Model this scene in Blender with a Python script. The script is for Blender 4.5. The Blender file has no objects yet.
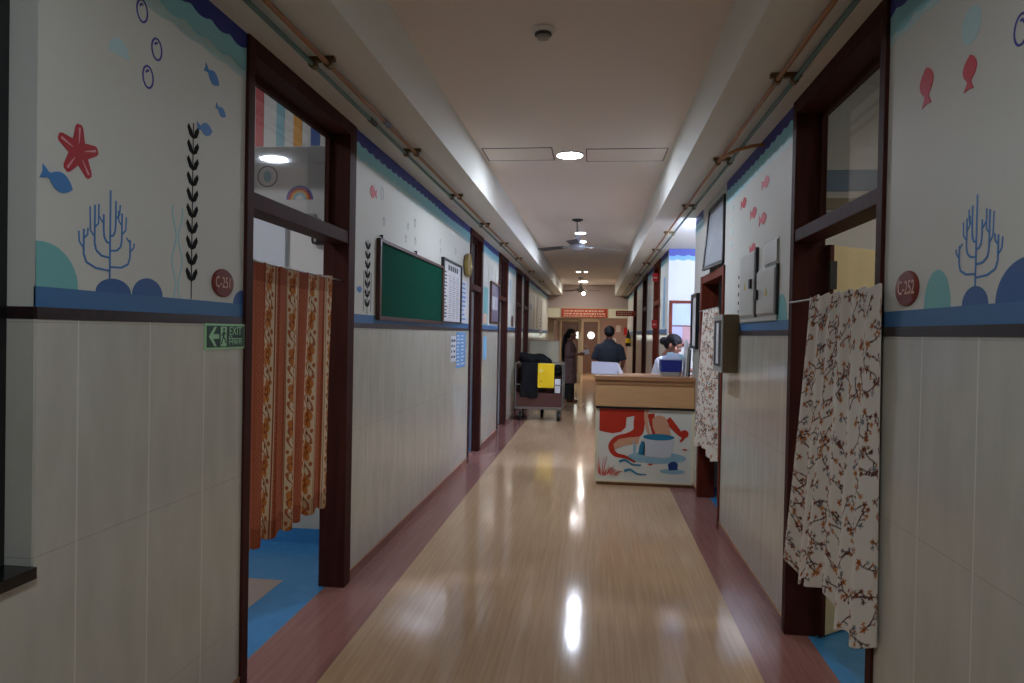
import bpy, bmesh, math, random
import numpy as np
from mathutils import Vector, Matrix
random.seed(7)
sc = bpy.context.scene
COL = sc.collection
PI = math.pi

# ---------------------------------------------------------------- helpers
def lin(h):
    h = h.lstrip('#')
    v = [int(h[i:i+2], 16)/255 for i in (0, 2, 4)]
    return tuple((x/12.92 if x <= .04045 else ((x+.055)/1.055)**2.4) for x in v) + (1,)

def mat(name, col, rough=.6, metal=0, emit=None, estr=0, coat=0, alpha=1, trans=0, spec=.5, bump=None, vary=None, ior=None):
    m = bpy.data.materials.new(name); m.use_nodes = True
    nt = m.node_tree; b = nt.nodes['Principled BSDF']
    c = lin(col) if isinstance(col, str) else col
    b.inputs['Base Color'].default_value = c
    b.inputs['Roughness'].default_value = rough
    b.inputs['Metallic'].default_value = metal
    b.inputs['Specular IOR Level'].default_value = spec
    if coat: b.inputs['Coat Weight'].default_value = coat; b.inputs['Coat Roughness'].default_value = .08
    if emit: b.inputs['Emission Color'].default_value = lin(emit); b.inputs['Emission Strength'].default_value = estr
    if trans: b.inputs['Transmission Weight'].default_value = trans
    if ior: b.inputs['IOR'].default_value = ior
    if alpha < 1: b.inputs['Alpha'].default_value = alpha
    if vary or bump:
        tc = nt.nodes.new('ShaderNodeTexCoord'); mp = nt.nodes.new('ShaderNodeMapping')
        nt.links.new(tc.outputs['Object'], mp.inputs['Vector'])
        n = nt.nodes.new('ShaderNodeTexNoise'); nt.links.new(mp.outputs['Vector'], n.inputs['Vector'])
        s = (vary or bump)[1]
        mp.inputs['Scale'].default_value = s if isinstance(s, tuple) else (s, s, s)
        n.inputs['Scale'].default_value = 1; n.inputs['Detail'].default_value = 4
        if vary:
            r = nt.nodes.new('ShaderNodeValToRGB')
            a = vary[0]
            r.color_ramp.elements[0].position = .3; r.color_ramp.elements[1].position = .7
            r.color_ramp.elements[0].color = tuple(x*(1-a) for x in c[:3])+(1,)
            r.color_ramp.elements[1].color = tuple(min(1, x*(1+a)) for x in c[:3])+(1,)
            nt.links.new(n.outputs['Fac'], r.inputs['Fac']); nt.links.new(r.outputs['Color'], b.inputs['Base Color'])
        if bump:
            bp = nt.nodes.new('ShaderNodeBump'); bp.inputs['Strength'].default_value = bump[0]; bp.inputs['Distance'].default_value = .003
            nt.links.new(n.outputs['Fac'], bp.inputs['Height']); nt.links.new(bp.outputs['Normal'], b.inputs['Normal'])
    return m

def vcol_mat(name, rough=.85, trans=.0):
    m = bpy.data.materials.new(name); m.use_nodes = True
    nt = m.node_tree; b = nt.nodes['Principled BSDF']
    a = nt.nodes.new('ShaderNodeVertexColor'); a.layer_name = 'Print'
    nt.links.new(a.outputs['Color'], b.inputs['Base Color'])
    b.inputs['Roughness'].default_value = rough
    b.inputs['Specular IOR Level'].default_value = .2
    return m

class B:
    def __init__(s): s.bm = bmesh.new(); s.sm = False
    def box(s, x0, x1, y0, y1, z0, z1, bev=0):
        r = bmesh.ops.create_cube(s.bm, size=1)
        vs = r['verts']
        for v in vs: v.co = Vector(((x0+x1)/2+v.co.x*(x1-x0), (y0+y1)/2+v.co.y*(y1-y0), (z0+z1)/2+v.co.z*(z1-z0)))
        if bev:
            es = list({e for v in vs for e in v.link_edges})
            bmesh.ops.bevel(s.bm, geom=es, offset=bev, segments=2, affect='EDGES', profile=.6)
        return s
    def cyl(s, p0, p1, r0, r1=None, n=16, caps=True):
        p0, p1 = Vector(p0), Vector(p1); r1 = r0 if r1 is None else r1
        d = (p1-p0); L = d.length
        q = d.to_track_quat('Z', 'Y').to_matrix().to_4x4()
        bmesh.ops.create_cone(s.bm, cap_ends=caps, segments=n, radius1=r0, radius2=r1, depth=L, matrix=Matrix.Translation((p0+p1)/2) @ q)
        return s
    def tube(s, pts, r, n=10):
        for a, b in zip(pts[:-1], pts[1:]): s.cyl(a, b, r, n=n)
        for p in pts[1:-1]: s.ell(p, (r, r, r), 8, 6)
        return s
    def ell(s, c, r, u=20, v=12, rot=None):
        M = Matrix.Translation(c) @ (rot.to_4x4() if rot else Matrix.Identity(4)) @ Matrix.Diagonal((r[0], r[1], r[2], 1))
        bmesh.ops.create_uvsphere(s.bm, u_segments=u, v_segments=v, radius=1, matrix=M); return s
    def loft(s, rings, n=24, power=2.0, M=None):
        # rings: (cx,cy,cz,rx,ry) horizontal ellipses, bottom to top
        R = []
        for cx, cy, cz, rx, ry in rings:
            row = []
            for i in range(n):
                a = 2*PI*i/n; ca, sa = math.cos(a), math.sin(a)
                p = Vector((cx+rx*math.copysign(abs(ca)**(2/power), ca), cy+ry*math.copysign(abs(sa)**(2/power), sa), cz))
                row.append(s.bm.verts.new(M @ p if M else p))
            R.append(row)
        for a, b in zip(R[:-1], R[1:]):
            for i in range(n): s.bm.faces.new((a[i], a[(i+1) % n], b[(i+1) % n], b[i]))
        s.bm.faces.new(R[0][::-1]); s.bm.faces.new(R[-1]); return s
    def lathe(s, prof, M, n=32):
        R = []
        for r, z in prof:
            R.append([s.bm.verts.new(M @ Vector((r*math.cos(2*PI*i/n), r*math.sin(2*PI*i/n), z))) for i in range(n)])
        for a, b in zip(R[:-1], R[1:]):
            for i in range(n): s.bm.faces.new((a[i], a[(i+1) % n], b[(i+1) % n], b[i]))
        s.bm.faces.new(R[0][::-1]); s.bm.faces.new(R[-1]); return s
    def prism(s, pts, f0, f1):
        # pts 2-D; f0,f1 map (a,b)->3-D for the two faces
        A = [s.bm.verts.new(f0(*p)) for p in pts]; C = [s.bm.verts.new(f1(*p)) for p in pts]
        try:
            s.bm.faces.new(A[::-1]); s.bm.faces.new(C)
        except ValueError: pass
        n = len(pts)
        for i in range(n): s.bm.faces.new((A[i], A[(i+1) % n], C[(i+1) % n], C[i]))
        return s
    def obj(s, name, m, parent=None, label=None, smooth=False, at=None):
        bmesh.ops.recalc_face_normals(s.bm, faces=s.bm.faces)
        bmesh.ops.triangulate(s.bm, faces=[f for f in s.bm.faces if len(f.verts) > 4])
        me = bpy.data.meshes.new(name)
        if at is not None: bmesh.ops.translate(s.bm, verts=s.bm.verts, vec=-Vector(at))
        s.bm.to_mesh(me); s.bm.free()
        return link(name, me, m, parent, label, smooth, at)

def link(name, me, m, parent=None, label=None, smooth=False, at=None):
    me.materials.append(m)
    if smooth:
        me.polygons.foreach_set('use_smooth', [True]*len(me.polygons))
        try: me.set_sharp_from_angle(angle=math.radians(smooth if smooth > 1 else 40))
        except Exception: pass
    o = bpy.data.objects.new(name, me); COL.objects.link(o)
    if at is not None: o.location = at
    if parent is not None:
        o.parent = parent
        g = parent
        while g.parent is not None: g = g.parent
        if g.type == 'EMPTY' and parent is g: o.matrix_parent_inverse = Matrix.Translation(-Vector(g.location))
        elif at is not None or parent.location.length > 0:
            o.matrix_parent_inverse = Matrix.Translation(-Vector(parent.location)) if parent.parent is None else Matrix.Identity(4)
    if label: o['label'] = label
    return o

def thing(name, label, cat, loc, group=None):
    o = bpy.data.objects.new(name, None); COL.objects.link(o)
    o.location = loc; o.empty_display_size = .1
    o['label'] = label; o['category'] = cat
    if group: o['group'] = group
    return o
def tag(o, label, cat, group=None):
    o['label'] = label; o['category'] = cat
    if group: o['group'] = group
    return o
def struct(o): o['kind'] = 'structure'; return o

def text_mesh(txt, size, f, th=.001, align='CENTER'):
    """flat lettering; f maps (a,b,t) text plane -> world"""
    cu = bpy.data.curves.new('lettering', 'FONT'); cu.body = txt; cu.size = size; cu.align_x = align; cu.align_y = 'CENTER'
    cu.extrude = th/2; cu.resolution_u = 3
    o = bpy.data.objects.new('lettering', cu); COL.objects.link(o)
    dg = bpy.context.evaluated_depsgraph_get(); dg.update()
    me = bpy.data.meshes.new_from_object(o.evaluated_get(dg))
    bpy.data.objects.remove(o); bpy.data.curves.remove(cu)
    me.materials.clear()
    for v in me.vertices: v.co = f(*v.co)
    return me

# ---------------------------------------------------------------- dimensions
XL, XR = -1.43, 1.0          # wall faces
ZS, ZC = 2.70, 3.02          # soffit underside, main ceiling
SL, SR = -.98, .60           # soffit inner edges
T = .13                      # wall thickness
Y0, Y1 = -5.0, 21.0

# ---------------------------------------------------------------- materials
M = {}
M['paint'] = mat('wall paint', '#d2d3cb', .55, vary=(.02, 1.3))
M['ceil'] = mat('ceiling paint', '#e9ded5', .7, vary=(.02, .8))
M['soffit'] = mat('soffit paint', '#e0e0d8', .65)
M['wood'] = mat('dark brown varnished wood', '#42201a', .58, spec=.13, vary=(.22, (30, 30, 2)))
M['woodred'] = mat('red brown varnished wood', '#6b2f1f', .58, spec=.13, vary=(.2, (30, 30, 2)))
M['granite'] = mat('dark brown granite strip', '#2f2123', .35, vary=(.3, 40))
M['blackgranite'] = mat('black granite', '#141414', .2)
M['black'] = mat('black', '#0d0d0e', .45)
M['blackmetal'] = mat('black metal frame', '#121214', .35)
M['darkgrey'] = mat('dark grey plastic', '#2a2b2c', .5)
M['white'] = mat('white plastic', '#dcdcd8', .4)
M['whitepaint'] = mat('white room paint', '#d9d9d8', .6)
M['bluefloor'] = mat('blue vinyl', '#3f86bd', .25, vary=(.08, 12))
M['pinkfloor'] = mat('pinkish grey vinyl', '#a8968c', .3)
M['darkblue'] = mat('dark blue mural paint', '#27348f', .5)
M['teal'] = mat('pale teal mural paint', '#93d2dc', .5)
M['paleteal'] = mat('very pale teal mural paint', '#bddbdd', .5)
M['midteal'] = mat('teal mound paint', '#74b9b9', .5)
M['seablue'] = mat('sea bed blue paint', '#3e71a3', .5)
M['mound'] = mat('blue mound paint', '#335f9b', .5)
M['fishblue'] = mat('blue fish paint', '#3f7fc0', .5)
M['bubble'] = mat('bubble outline paint', '#3b3f9c', .5)
M['greyline'] = mat('pale grey outline paint', '#9fa3ab', .5)
M['weedblack'] = mat('black seaweed paint', '#121212', .7, spec=.1)
M['starred'] = mat('red starfish paint', '#b32330', .5)
M['starpink'] = mat('pink starfish marks', '#dca0a2', .5)
M['redfish'] = mat('red fish paint', '#cf3a48', .5)
M['plaque'] = mat('maroon plaque', '#7c2f28', .5, vary=(.1, 60))
M['plaquetext'] = mat('faded plaque lettering', '#dfb8a4', .5)
M['exitgreen'] = mat('exit sign green', '#0d4232', .4)
M['exitpale'] = mat('pale green exit marks', '#a4d8a4', .4)
M['pipeo'] = mat('orange brown pipe paint', '#9a6023', .4)
M['pipeg'] = mat('grey green pipe paint', '#4f736b', .4)
M['brass'] = mat('brass clamp', '#6d5737', .4, metal=.6)
M['green'] = mat('green notice cloth', '#074838', .95, spec=.1, bump=(.2, 400))
M['boardwood'] = mat('brown board frame', '#4b2a22', .4, vary=(.15, (40, 40, 4)))
M['paper'] = mat('white paper', '#d9dade', .6)
M['ink'] = mat('printed ink', '#3d4049', .6)
M['blueink'] = mat('blue printed panels', '#5b97cc', .5)
M['gold'] = mat('gold clock rim', '#a08c52', .35, metal=.5)
M['dial'] = mat('cream clock dial', '#c9bd8f', .4)
M['desk'] = mat('light wood laminate', '#caa072', .4, vary=(.06, (3, 6, 40)))
M['deskdark'] = mat('brown wood edge', '#a07550', .4, vary=(.08, (3, 6, 40)))
M['deskwhite'] = mat('desk mural white', '#d5d9d2', .35)
M['muralred'] = mat('mural red orange', '#b9301c', .4)
M['muralpeach'] = mat('mural peach', '#cf9f80', .4)
M['bucketblue'] = mat('mural bucket blue', '#1f789d', .4)
M['bucketpale'] = mat('mural bucket pale', '#c3cbd2', .4)
M['puddle'] = mat('mural puddle blue', '#8db5c6', .4)
M['navy'] = mat('navy mural', '#1d3f7d', .4)
M['coral'] = mat('mural coral red', '#c0434a', .4)
M['trayblue'] = mat('dark blue plastic', '#1c2f86', .35)
M['grey'] = mat('grey painted metal', '#9c9d98', .4)
M['boxgrey'] = mat('pale grey electrical box', '#b9bab4', .4)
M['olive'] = mat('brown olive box side', '#6e5d42', .5)
M['yellow'] = mat('yellow plastic', '#f0cb15', .4)
M['blackbag'] = mat('black cloth bag', '#0c0d10', .8, spec=.2)
M['steel'] = mat('steel', '#8d8b86', .35, metal=.8)
M['redbrown'] = mat('red brown panel', '#4e2a22', .5)
M['rubber'] = mat('black rubber', '#151515', .6)
M['cream'] = mat('cream laminate', '#ddd8bd', .45)
M['creamframe'] = mat('cream painted frame', '#b9ac92', .5)
M['signred'] = mat('red sign board', '#b2401f', .4)
M['signpale'] = mat('pale sign lettering', '#e0b9a0', .5)
M['doorbrown'] = mat('brown laminate door', '#6d5145', .45, vary=(.1, (20, 20, 2)))
M['doorcream'] = mat('cream yellow laminate door', '#cdbd92', .45, vary=(.05, (10, 10, 2)))
M['yellowwall'] = mat('yellow room paint', '#cdb169', .6)
M['skin'] = mat('brown skin', '#7a4b36', .5)
M['hair'] = mat('black hair', '#0a0808', .65, spec=.25)
M['shirt'] = mat('navy shirt cloth', '#111924', .9)
M['kurta'] = mat('mauve brown kurta cloth', '#6d5150', .85, vary=(.25, 25))
M['trouser'] = mat('black trouser cloth', '#111114', .8)
M['uniform'] = mat('white uniform cloth', '#d6dcea', .75)
M['fan'] = mat('white fan enamel', '#a3a4a8', .35)
M['fanblade'] = mat('shade grey fan blade', '#47484b', .5)  # shade of the blade undersides put into the grey
M['lamp'] = mat('lit lamp diffuser', '#ffffff', .5, emit='#fff1df', estr=60)
M['glass'] = mat('clear glass', '#ffffff', .03, trans=1, ior=1.05)
M['frost'] = mat('frosted glass', '#9aa0a8', .45, alpha=.85)
M['redsign'] = mat('small red sign', '#c0222a', .4)
M['tanpaint'] = mat('tan mural paint', '#a89a7c', .5)
M['bluepaint'] = mat('sky blue mural paint', '#6fa9cf', .5)
M['stripeR'] = mat('red stripe', '#b5343a', .5); M['stripeT'] = mat('teal stripe', '#7fb5c4', .5)
M['stripeY'] = mat('yellow stripe', '#dc9b2b', .5); M['stripeB'] = mat('blue stripe', '#3a5fa5', .5)

def glass_mat():
    m = bpy.data.materials.new('window glass'); m.use_nodes = True
    nt = m.node_tree; nt.nodes.remove(nt.nodes['Principled BSDF'])
    t = nt.nodes.new('ShaderNodeBsdfTransparent'); t.inputs[0].default_value = (.86, .87, .87, 1)
    g = nt.nodes.new('ShaderNodeBsdfGlossy'); g.inputs['Roughness'].default_value = .04
    mx = nt.nodes.new('ShaderNodeMixShader'); lw = nt.nodes.new('ShaderNodeLayerWeight')
    pw = nt.nodes.new('ShaderNodeMath'); pw.operation = 'POWER'; pw.inputs[1].default_value = 5
    ml = nt.nodes.new('ShaderNodeMath'); ml.operation = 'MULTIPLY_ADD'; ml.inputs[1].default_value = .9; ml.inputs[2].default_value = .04
    nt.links.new(lw.outputs['Facing'], pw.inputs[0]); nt.links.new(pw.outputs[0], ml.inputs[0]); nt.links.new(ml.outputs[0], mx.inputs[0]); nt.links.new(t.outputs[0], mx.inputs[1]); nt.links.new(g.outputs[0], mx.inputs[2])
    nt.links.new(mx.outputs[0], nt.nodes['Material Output'].inputs[0])
    return m
M['glass'] = glass_mat()

def tile_mat(name, off):
    m = bpy.data.materials.new(name); m.use_nodes = True
    nt = m.node_tree; b = nt.nodes['Principled BSDF']
    geo = nt.nodes.new('ShaderNodeNewGeometry'); sep = nt.nodes.new('ShaderNodeSeparateXYZ')
    nt.links.new(geo.outputs['Position'], sep.inputs[0])
    # joint distance along y (0.3 m tiles) and z (0.6 m tiles)
    def joint(out, per, off, w):
        a = nt.nodes.new('ShaderNodeMath'); a.operation = 'ADD'; a.inputs[1].default_value = off; nt.links.new(out, a.inputs[0])
        p = nt.nodes.new('ShaderNodeMath'); p.operation = 'PINGPONG'; p.inputs[1].default_value = per/2; nt.links.new(a.outputs[0], p.inputs[0])
        c = nt.nodes.new('ShaderNodeMath'); c.operation = 'LESS_THAN'; c.inputs[1].default_value = w; nt.links.new(p.outputs[0], c.inputs[0])
        return c.outputs[0]
    jy = joint(sep.outputs['Y'], .31, 100*.31-off, .0026)
    jz = joint(sep.outputs['Z'], .61, 100*.61-.895, .0012)
    no = nt.nodes.new('ShaderNodeTexNoise'); no.inputs['Scale'].default_value = 5; no.inputs['Detail'].default_value = 5
    mp = nt.nodes.new('ShaderNodeMapping'); mp.inputs['Scale'].default_value = (1, 2.2, .6); nt.links.new(geo.outputs['Position'], mp.inputs[0]); nt.links.new(mp.outputs[0], no.inputs['Vector'])
    r = nt.nodes.new('ShaderNodeValToRGB'); r.color_ramp.elements[0].color = lin('#bdbcb0'); r.color_ramp.elements[1].color = lin('#c8c7bc')
    r.color_ramp.elements[0].position = .35; r.color_ramp.elements[1].position = .7
    nt.links.new(no.outputs['Fac'], r.inputs[0])
    m2 = nt.nodes.new('ShaderNodeMix'); m2.data_type = 'RGBA'; m2.inputs['B'].default_value = lin('#aaa89d')
    nt.links.new(jz, m2.inputs['Factor']); nt.links.new(r.outputs[0], m2.inputs['A'])
    m3 = nt.nodes.new('ShaderNodeMix'); m3.data_type = 'RGBA'; m3.inputs['B'].default_value = lin('#dcdbd2')
    nt.links.new(jy, m3.inputs['Factor']); nt.links.new(m2.outputs['Result'], m3.inputs['A']); nt.links.new(m3.outputs['Result'], b.inputs['Base Color'])
    b.inputs['Roughness'].default_value = .16
    return m
M['tile'] = tile_mat('cream wall tiles left', 1.745)
M['tile_right'] = tile_mat('cream wall tiles right', 1.913)

def floor_mat(name, c0, c1, rough):
    m = bpy.data.materials.new(name); m.use_nodes = True
    nt = m.node_tree; b = nt.nodes['Principled BSDF']
    geo = nt.nodes.new('ShaderNodeNewGeometry')
    def noise(scale, detail):
        mp = nt.nodes.new('ShaderNodeMapping'); mp.inputs['Scale'].default_value = scale; nt.links.new(geo.outputs['Position'], mp.inputs[0])
        n = nt.nodes.new('ShaderNodeTexNoise'); n.inputs['Scale'].default_value = 1; n.inputs['Detail'].default_value = detail; nt.links.new(mp.outputs[0], n.inputs['Vector']); return n.outputs['Fac']
    a = noise((60, 1.6, 1), 5); bb = noise((1.2, .5, 1), 3)
    ad = nt.nodes.new('ShaderNodeMix'); ad.data_type = 'FLOAT'; ad.inputs['Factor'].default_value = .5
    nt.links.new(a, ad.inputs['A']); nt.links.new(bb, ad.inputs['B'])
    r = nt.nodes.new('ShaderNodeValToRGB'); r.color_ramp.elements[0].color = lin(c0); r.color_ramp.elements[1].color = lin(c1)
    r.color_ramp.elements[0].position = .36; r.color_ramp.elements[1].position = .6
    nt.links.new(ad.outputs['Result'], r.inputs[0]); nt.links.new(r.outputs[0], b.inputs['Base Color'])
    b.inputs['Roughness'].default_value = rough; b.inputs['Specular IOR Level'].default_value = .32
    bp = nt.nodes.new('ShaderNodeBump'); bp.inputs['Strength'].default_value = .035; bp.inputs['Distance'].default_value = .01
    nt.links.new(noise((2.5, 1.2, 1), 2), bp.inputs['Height']); nt.links.new(bp.outputs['Normal'], b.inputs['Normal'])
    return m
M['floor'] = floor_mat('beige streaked vinyl', '#b69472', '#c9aa88', .10)
M['purple'] = floor_mat('purple brown streaked vinyl', '#865b55', '#986d66', .16)

# ---------------------------------------------------------------- floor and ceiling
fl = struct(B().box(-1.14, .767, Y0, 27.5, -.1, 0).obj('floor', M['floor']))
B().box(-1.53, -1.14, Y0, Y1, -.1, 0).obj('border_band', M['purple'], fl, 'purple brown vinyl border along the left wall')
B().box(.767, 1.10, Y0, Y1, -.1, 0).obj('border_band', M['purple'], fl, 'purple brown vinyl border along the right wall')
B().box(-3, -1.14, Y1, 27.5, -.1, 0).box(.767, 3, Y1, 27.5, -.1, 0).obj('vestibule_floor', M['floor'], fl)
B().box(-5, -1.53, 1.5, 3.866, -.1, 0).obj('room_floor', M['bluefloor'], fl)
B().box(-5, -1.81, 1.5, 3.866, -.05, .0015).obj('floor_inlay', M['pinkfloor'], fl)
B().box(-5, -1.53, 3.866, Y1, -.1, 0).obj('room_floor', M['bluefloor'], fl)
B().box(1.10, 4.5, 1.5, Y1, -.1, 0).obj('room_floor', M['bluefloor'], fl)
B().box(1.45, 4.4, 1.7, 4.3, -.05, .0015).obj('floor_inlay', M['pinkfloor'], fl)
B().box(.6, 4.4, 7.1, 9.6, -.05, .001).obj('alcove_floor', M['floor'], fl)

ce = struct(B().box(SL, SR, Y0, Y1, ZC, ZC+.1).obj('ceiling', M['ceil']))
struct(B().box(XL-.15, SL, Y0, Y1, ZS, ZC+.1).obj('ceiling_soffit_left', M['soffit']))
struct(B().box(SR, XR+.15, Y0, Y1, ZS, ZC+.1).box(XR+.15, 4.0, 7.1, 9.6, ZS, ZC+.1).obj('ceiling_soffit_right', M['soffit']))
struct(B().box(-3, 3, Y1+.15, 27.5, 2.62, 2.8).obj('ceiling_vestibule', M['ceil']))

# ceiling access hatches: flush panel, gap shadow drawn as dark grey strips
def hatch(x0, x1, y0, y1, label):
    t = thing('access_hatch', label, 'ceiling hatch', ((x0+x1)/2, (y0+y1)/2, ZC), 'access hatches in the main ceiling')
    g = .007
    b = B().box(x0, x1, y0, y0+g, ZC-.004, ZC+.0).box(x0, x1, y1-g, y1, ZC-.004, ZC).box(x0, x0+g, y0, y1, ZC-.004, ZC).box(x1-g, x1, y0, y1, ZC-.004, ZC)
    b.obj('gap_shade', M['darkgrey'], t)
    B().box(x0+.01, x1-.01, y0+.01, y1-.01, ZC-.003, ZC).obj('panel', M['ceil'], t)
hatch(-.955, -.372, 5.58, 5.98, 'flush ceiling access panel left of the nearest lit ceiling lamp')
hatch(-.098, .565, 5.64, 6.05, 'flush ceiling access panel right of the nearest lit ceiling lamp')

# ceiling lamps
def lamp_mat(name, col, s):
    return mat(name, '#ffffff', .5, emit=col, estr=s)
def ceiling_light(x, y, z, r, m, label, group='round lamps in the corridor ceiling'):
    t = thing('ceiling_light', label, 'ceiling light', (x, y, z), group)
    Mx = Matrix.Translation((x, y, z))
    B().lathe([(r+.014, 0), (r+.014, -.008), (r, -.014), (r, -.002)], Mx, 40).obj('trim_ring', M['white'], t, smooth=True)
    B().lathe([(r-.002, -.003), (r-.002, -.012)], Mx, 40).obj('diffuser', m, t)
    return t
LM = lamp_mat('lit diffuser', '#e3edff', 68)
LMm = lamp_mat('bright lit diffuser', '#e3edff', 95)
LM0 = lamp_mat('added lamp diffuser', '#e6f0fb', 48)
LMf = lamp_mat('far lit diffuser', '#f6f2ee', 42)
ceiling_light(-.235, 5.80, ZC, .105, LM, 'nearest lit round ceiling lamp, between the two access panels')
ceiling_light(-.235, 0.35, ZC, .105, LM0, 'round ceiling lamp overhead before the smoke detector')  # added above the view to brighten the near walls
ceiling_light(-.235, 10.25, ZC, .07, LMm, 'nearer of two lit round ceiling lamps just beyond the near ceiling fan')
ceiling_light(-.235, 11.2, ZC, .07, LMm, 'farther of two lit round ceiling lamps just beyond the near ceiling fan')
ceiling_light(-.405, 16.6, ZC, .055, LMf, 'left one of the pair of lit lamps beyond the near fan')
ceiling_light(-.235, 16.6, ZC, .04, LMf, 'right smaller one of the pair of lit lamps beyond the near fan')
ceiling_light(-.35, 19.6, ZC, .12, LMf, 'lit round lamp next to the far ceiling fan')
ceiling_light(-.36, 24.0, 2.62, .18, lamp_mat('added vestibule lamp', '#fff3e4', 60), 'unseen lamp added beyond the red sign beam to brighten the vestibule')  # added behind the beam, unseen, to brighten the vestibule
t = thing('wall_lamp', 'round lit lamp on the end wall above the red sign board', 'wall lamp', (-.345, Y1, 2.75))
B().lathe([(.06, 0), (.06, .03), (.05, .04)], Matrix.Translation((-.345, Y1, 2.75)) @ Matrix.Rotation(PI/2, 4, 'X'), 28).obj('housing', M['white'], t, smooth=True)
B().lathe([(.048, .038), (.035, .05), (.001, .055)], Matrix.Translation((-.345, Y1, 2.75)) @ Matrix.Rotation(PI/2, 4, 'X'), 28).obj('diffuser', lamp_mat('end wall lamp', '#fff3e4', 10), t, smooth=True)

# smoke detector
t = thing('smoke_detector', 'small round smoke detector on the ceiling nearest the camera', 'smoke detector', (-.283, 3.42, ZC))
Mx = Matrix.Translation((-.283, 3.42, ZC))
B().lathe([(.062, 0), (.062, -.012), (.05, -.02), (.0401, -.022)], Mx).obj('base', M['white'], t, smooth=True)
B().lathe([(.036, -.018), (.042, -.022), (.043, -.03), (.036, -.034)], Mx).obj('dark_ring', M['darkgrey'], t, smooth=True)
B().lathe([(.034, -.034), (.03, -.048), (.012, -.052), (.0005, -.0521)], Mx).obj('sensor_head', M['grey'], t, smooth=True)

# ceiling fans
def fan(x, y, drop, R, ang, label):
    t = thing('ceiling_fan', label, 'ceiling fan', (x, y, ZC), 'ceiling fans')
    Mx = Matrix.Translation((x, y, ZC))
    B().lathe([(.075, 0), (.072, -.012), (.03, -.03), (.012, -.034)], Mx).obj('canopy', M['darkgrey'], t, smooth=True)
    B().cyl((x, y, ZC-.03), (x, y, ZC-drop+.1), .012).obj('down_rod', M['fan'], t, smooth=True)
    Mh = Matrix.Translation((x, y, ZC-drop))
    B().lathe([(.02, .17), (.04, .13), (.05, .06), (.055, .045)], Mh).obj('rod_cover', M['fan'], t, smooth=True)
    B().lathe([(.03, .05), (.085, .04), (.105, .01), (.1, -.02), (.06, -.045), (.001, -.05)], Mh).obj('motor_housing', M['fan'], t, smooth=True)
    for k in range(3):
        a = ang+k*2*PI/3; R3 = Matrix.Translation((x, y, ZC-drop)) @ Matrix.Rotation(a, 4, 'Z')
        b = B()
        pts = [(.19, -.045), (.3, -.06), (R-.02, -.068), (R, -.05), (R, .05), (R-.02, .068), (.3, .06), (.19, .045)]
        tilt = .16
        b.prism(pts, lambda p, q: R3 @ Vector((p, q, .012+q*tilt-.02*p)), lambda p, q: R3 @ Vector((p, q, .016+q*tilt-.02*p)))
        o = b.obj('blade', M['fanblade'], t)
        b = B(); b.prism([(.08, -.02), (.22, -.03), (.22, .03), (.08, .02)], lambda p, q: R3 @ Vector((p, q, .0+q*tilt-.01*p)), lambda p, q: R3 @ Vector((p, q, .012+q*tilt-.02*p)))
        b.obj('blade_bracket', M['fan'], o)
fan(-.25, 9.1, .36, .64, math.radians(25), 'white three-bladed ceiling fan nearest the camera, hanging over the corridor')
fan(-.385, 18.4, .34, .6, math.radians(20), 'far ceiling fan hanging before the red sign beam')

# ---------------------------------------------------------------- painted shapes
class Side:
    """drawing on a corridor wall face: (y, z) -> world, layer k mm off the wall"""
    def __init__(s, xw, inward): s.xw, s.n = xw, inward
    def put(s, pts, name, m, wall, k=1, label=None):
        b = B(); s.add(b, pts, k); return b.obj(name, m, wall, label)
    def add(s, b, pts, k=1):
        x0, x1 = s.xw-s.n*.001, s.xw+s.n*.0007*k
        b.prism(pts, lambda y, z: (x0, y, z), lambda y, z: (x1, y, z))
LW, RW = Side(XL, 1), Side(XR, -1)
def circ(y, z, r, rz=None, n=24, a0=0, a1=2*PI, full=True):
    rz = r if rz is None else rz
    return [(y+r*math.cos(a0+(a1-a0)*i/n), z+rz*math.sin(a0+(a1-a0)*i/n)) for i in range(n if full else n+1)]
def ring_strip(S, b, y, z, r, rz, w, k):
    n = 20
    for i in range(n):
        a, c = 2*PI*i/n, 2*PI*(i+1)/n
        S.add(b, [(y+r*math.cos(a), z+rz*math.sin(a)), (y+r*math.cos(c), z+rz*math.sin(c)), (y+(r-w)*math.cos(c), z+(rz-w)*math.sin(c)), (y+(r-w)*math.cos(a), z+(rz-w)*math.sin(a))], k)
def stroke(S, b, pts, w, k=2, w1=None):
    n = len(pts)-1
    for i in range(n):
        (a, c), (d, e) = pts[i], pts[i+1]
        L = math.hypot(d-a, e-c) or 1; wa = w+((w1 if w1 is not None else w)-w)*i/n; wb = w+((w1 if w1 is not None else w)-w)*(i+1)/n
        px, pz = -(e-c)/L/2, (d-a)/L/2
        S.add(b, [(a+px*wa, c+pz*wa), (d+px*wb, e+pz*wb), (d-px*wb, e-pz*wb), (a-px*wa, c-pz*wa)], k)
def mound(S, wall, y, z0, r, h, m, name='painted_mound', k=2):
    S.put([(y+r*math.cos(PI*i/20), z0+h*math.sin(PI*i/20)) for i in range(21)], name, m, wall, k)
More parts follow.
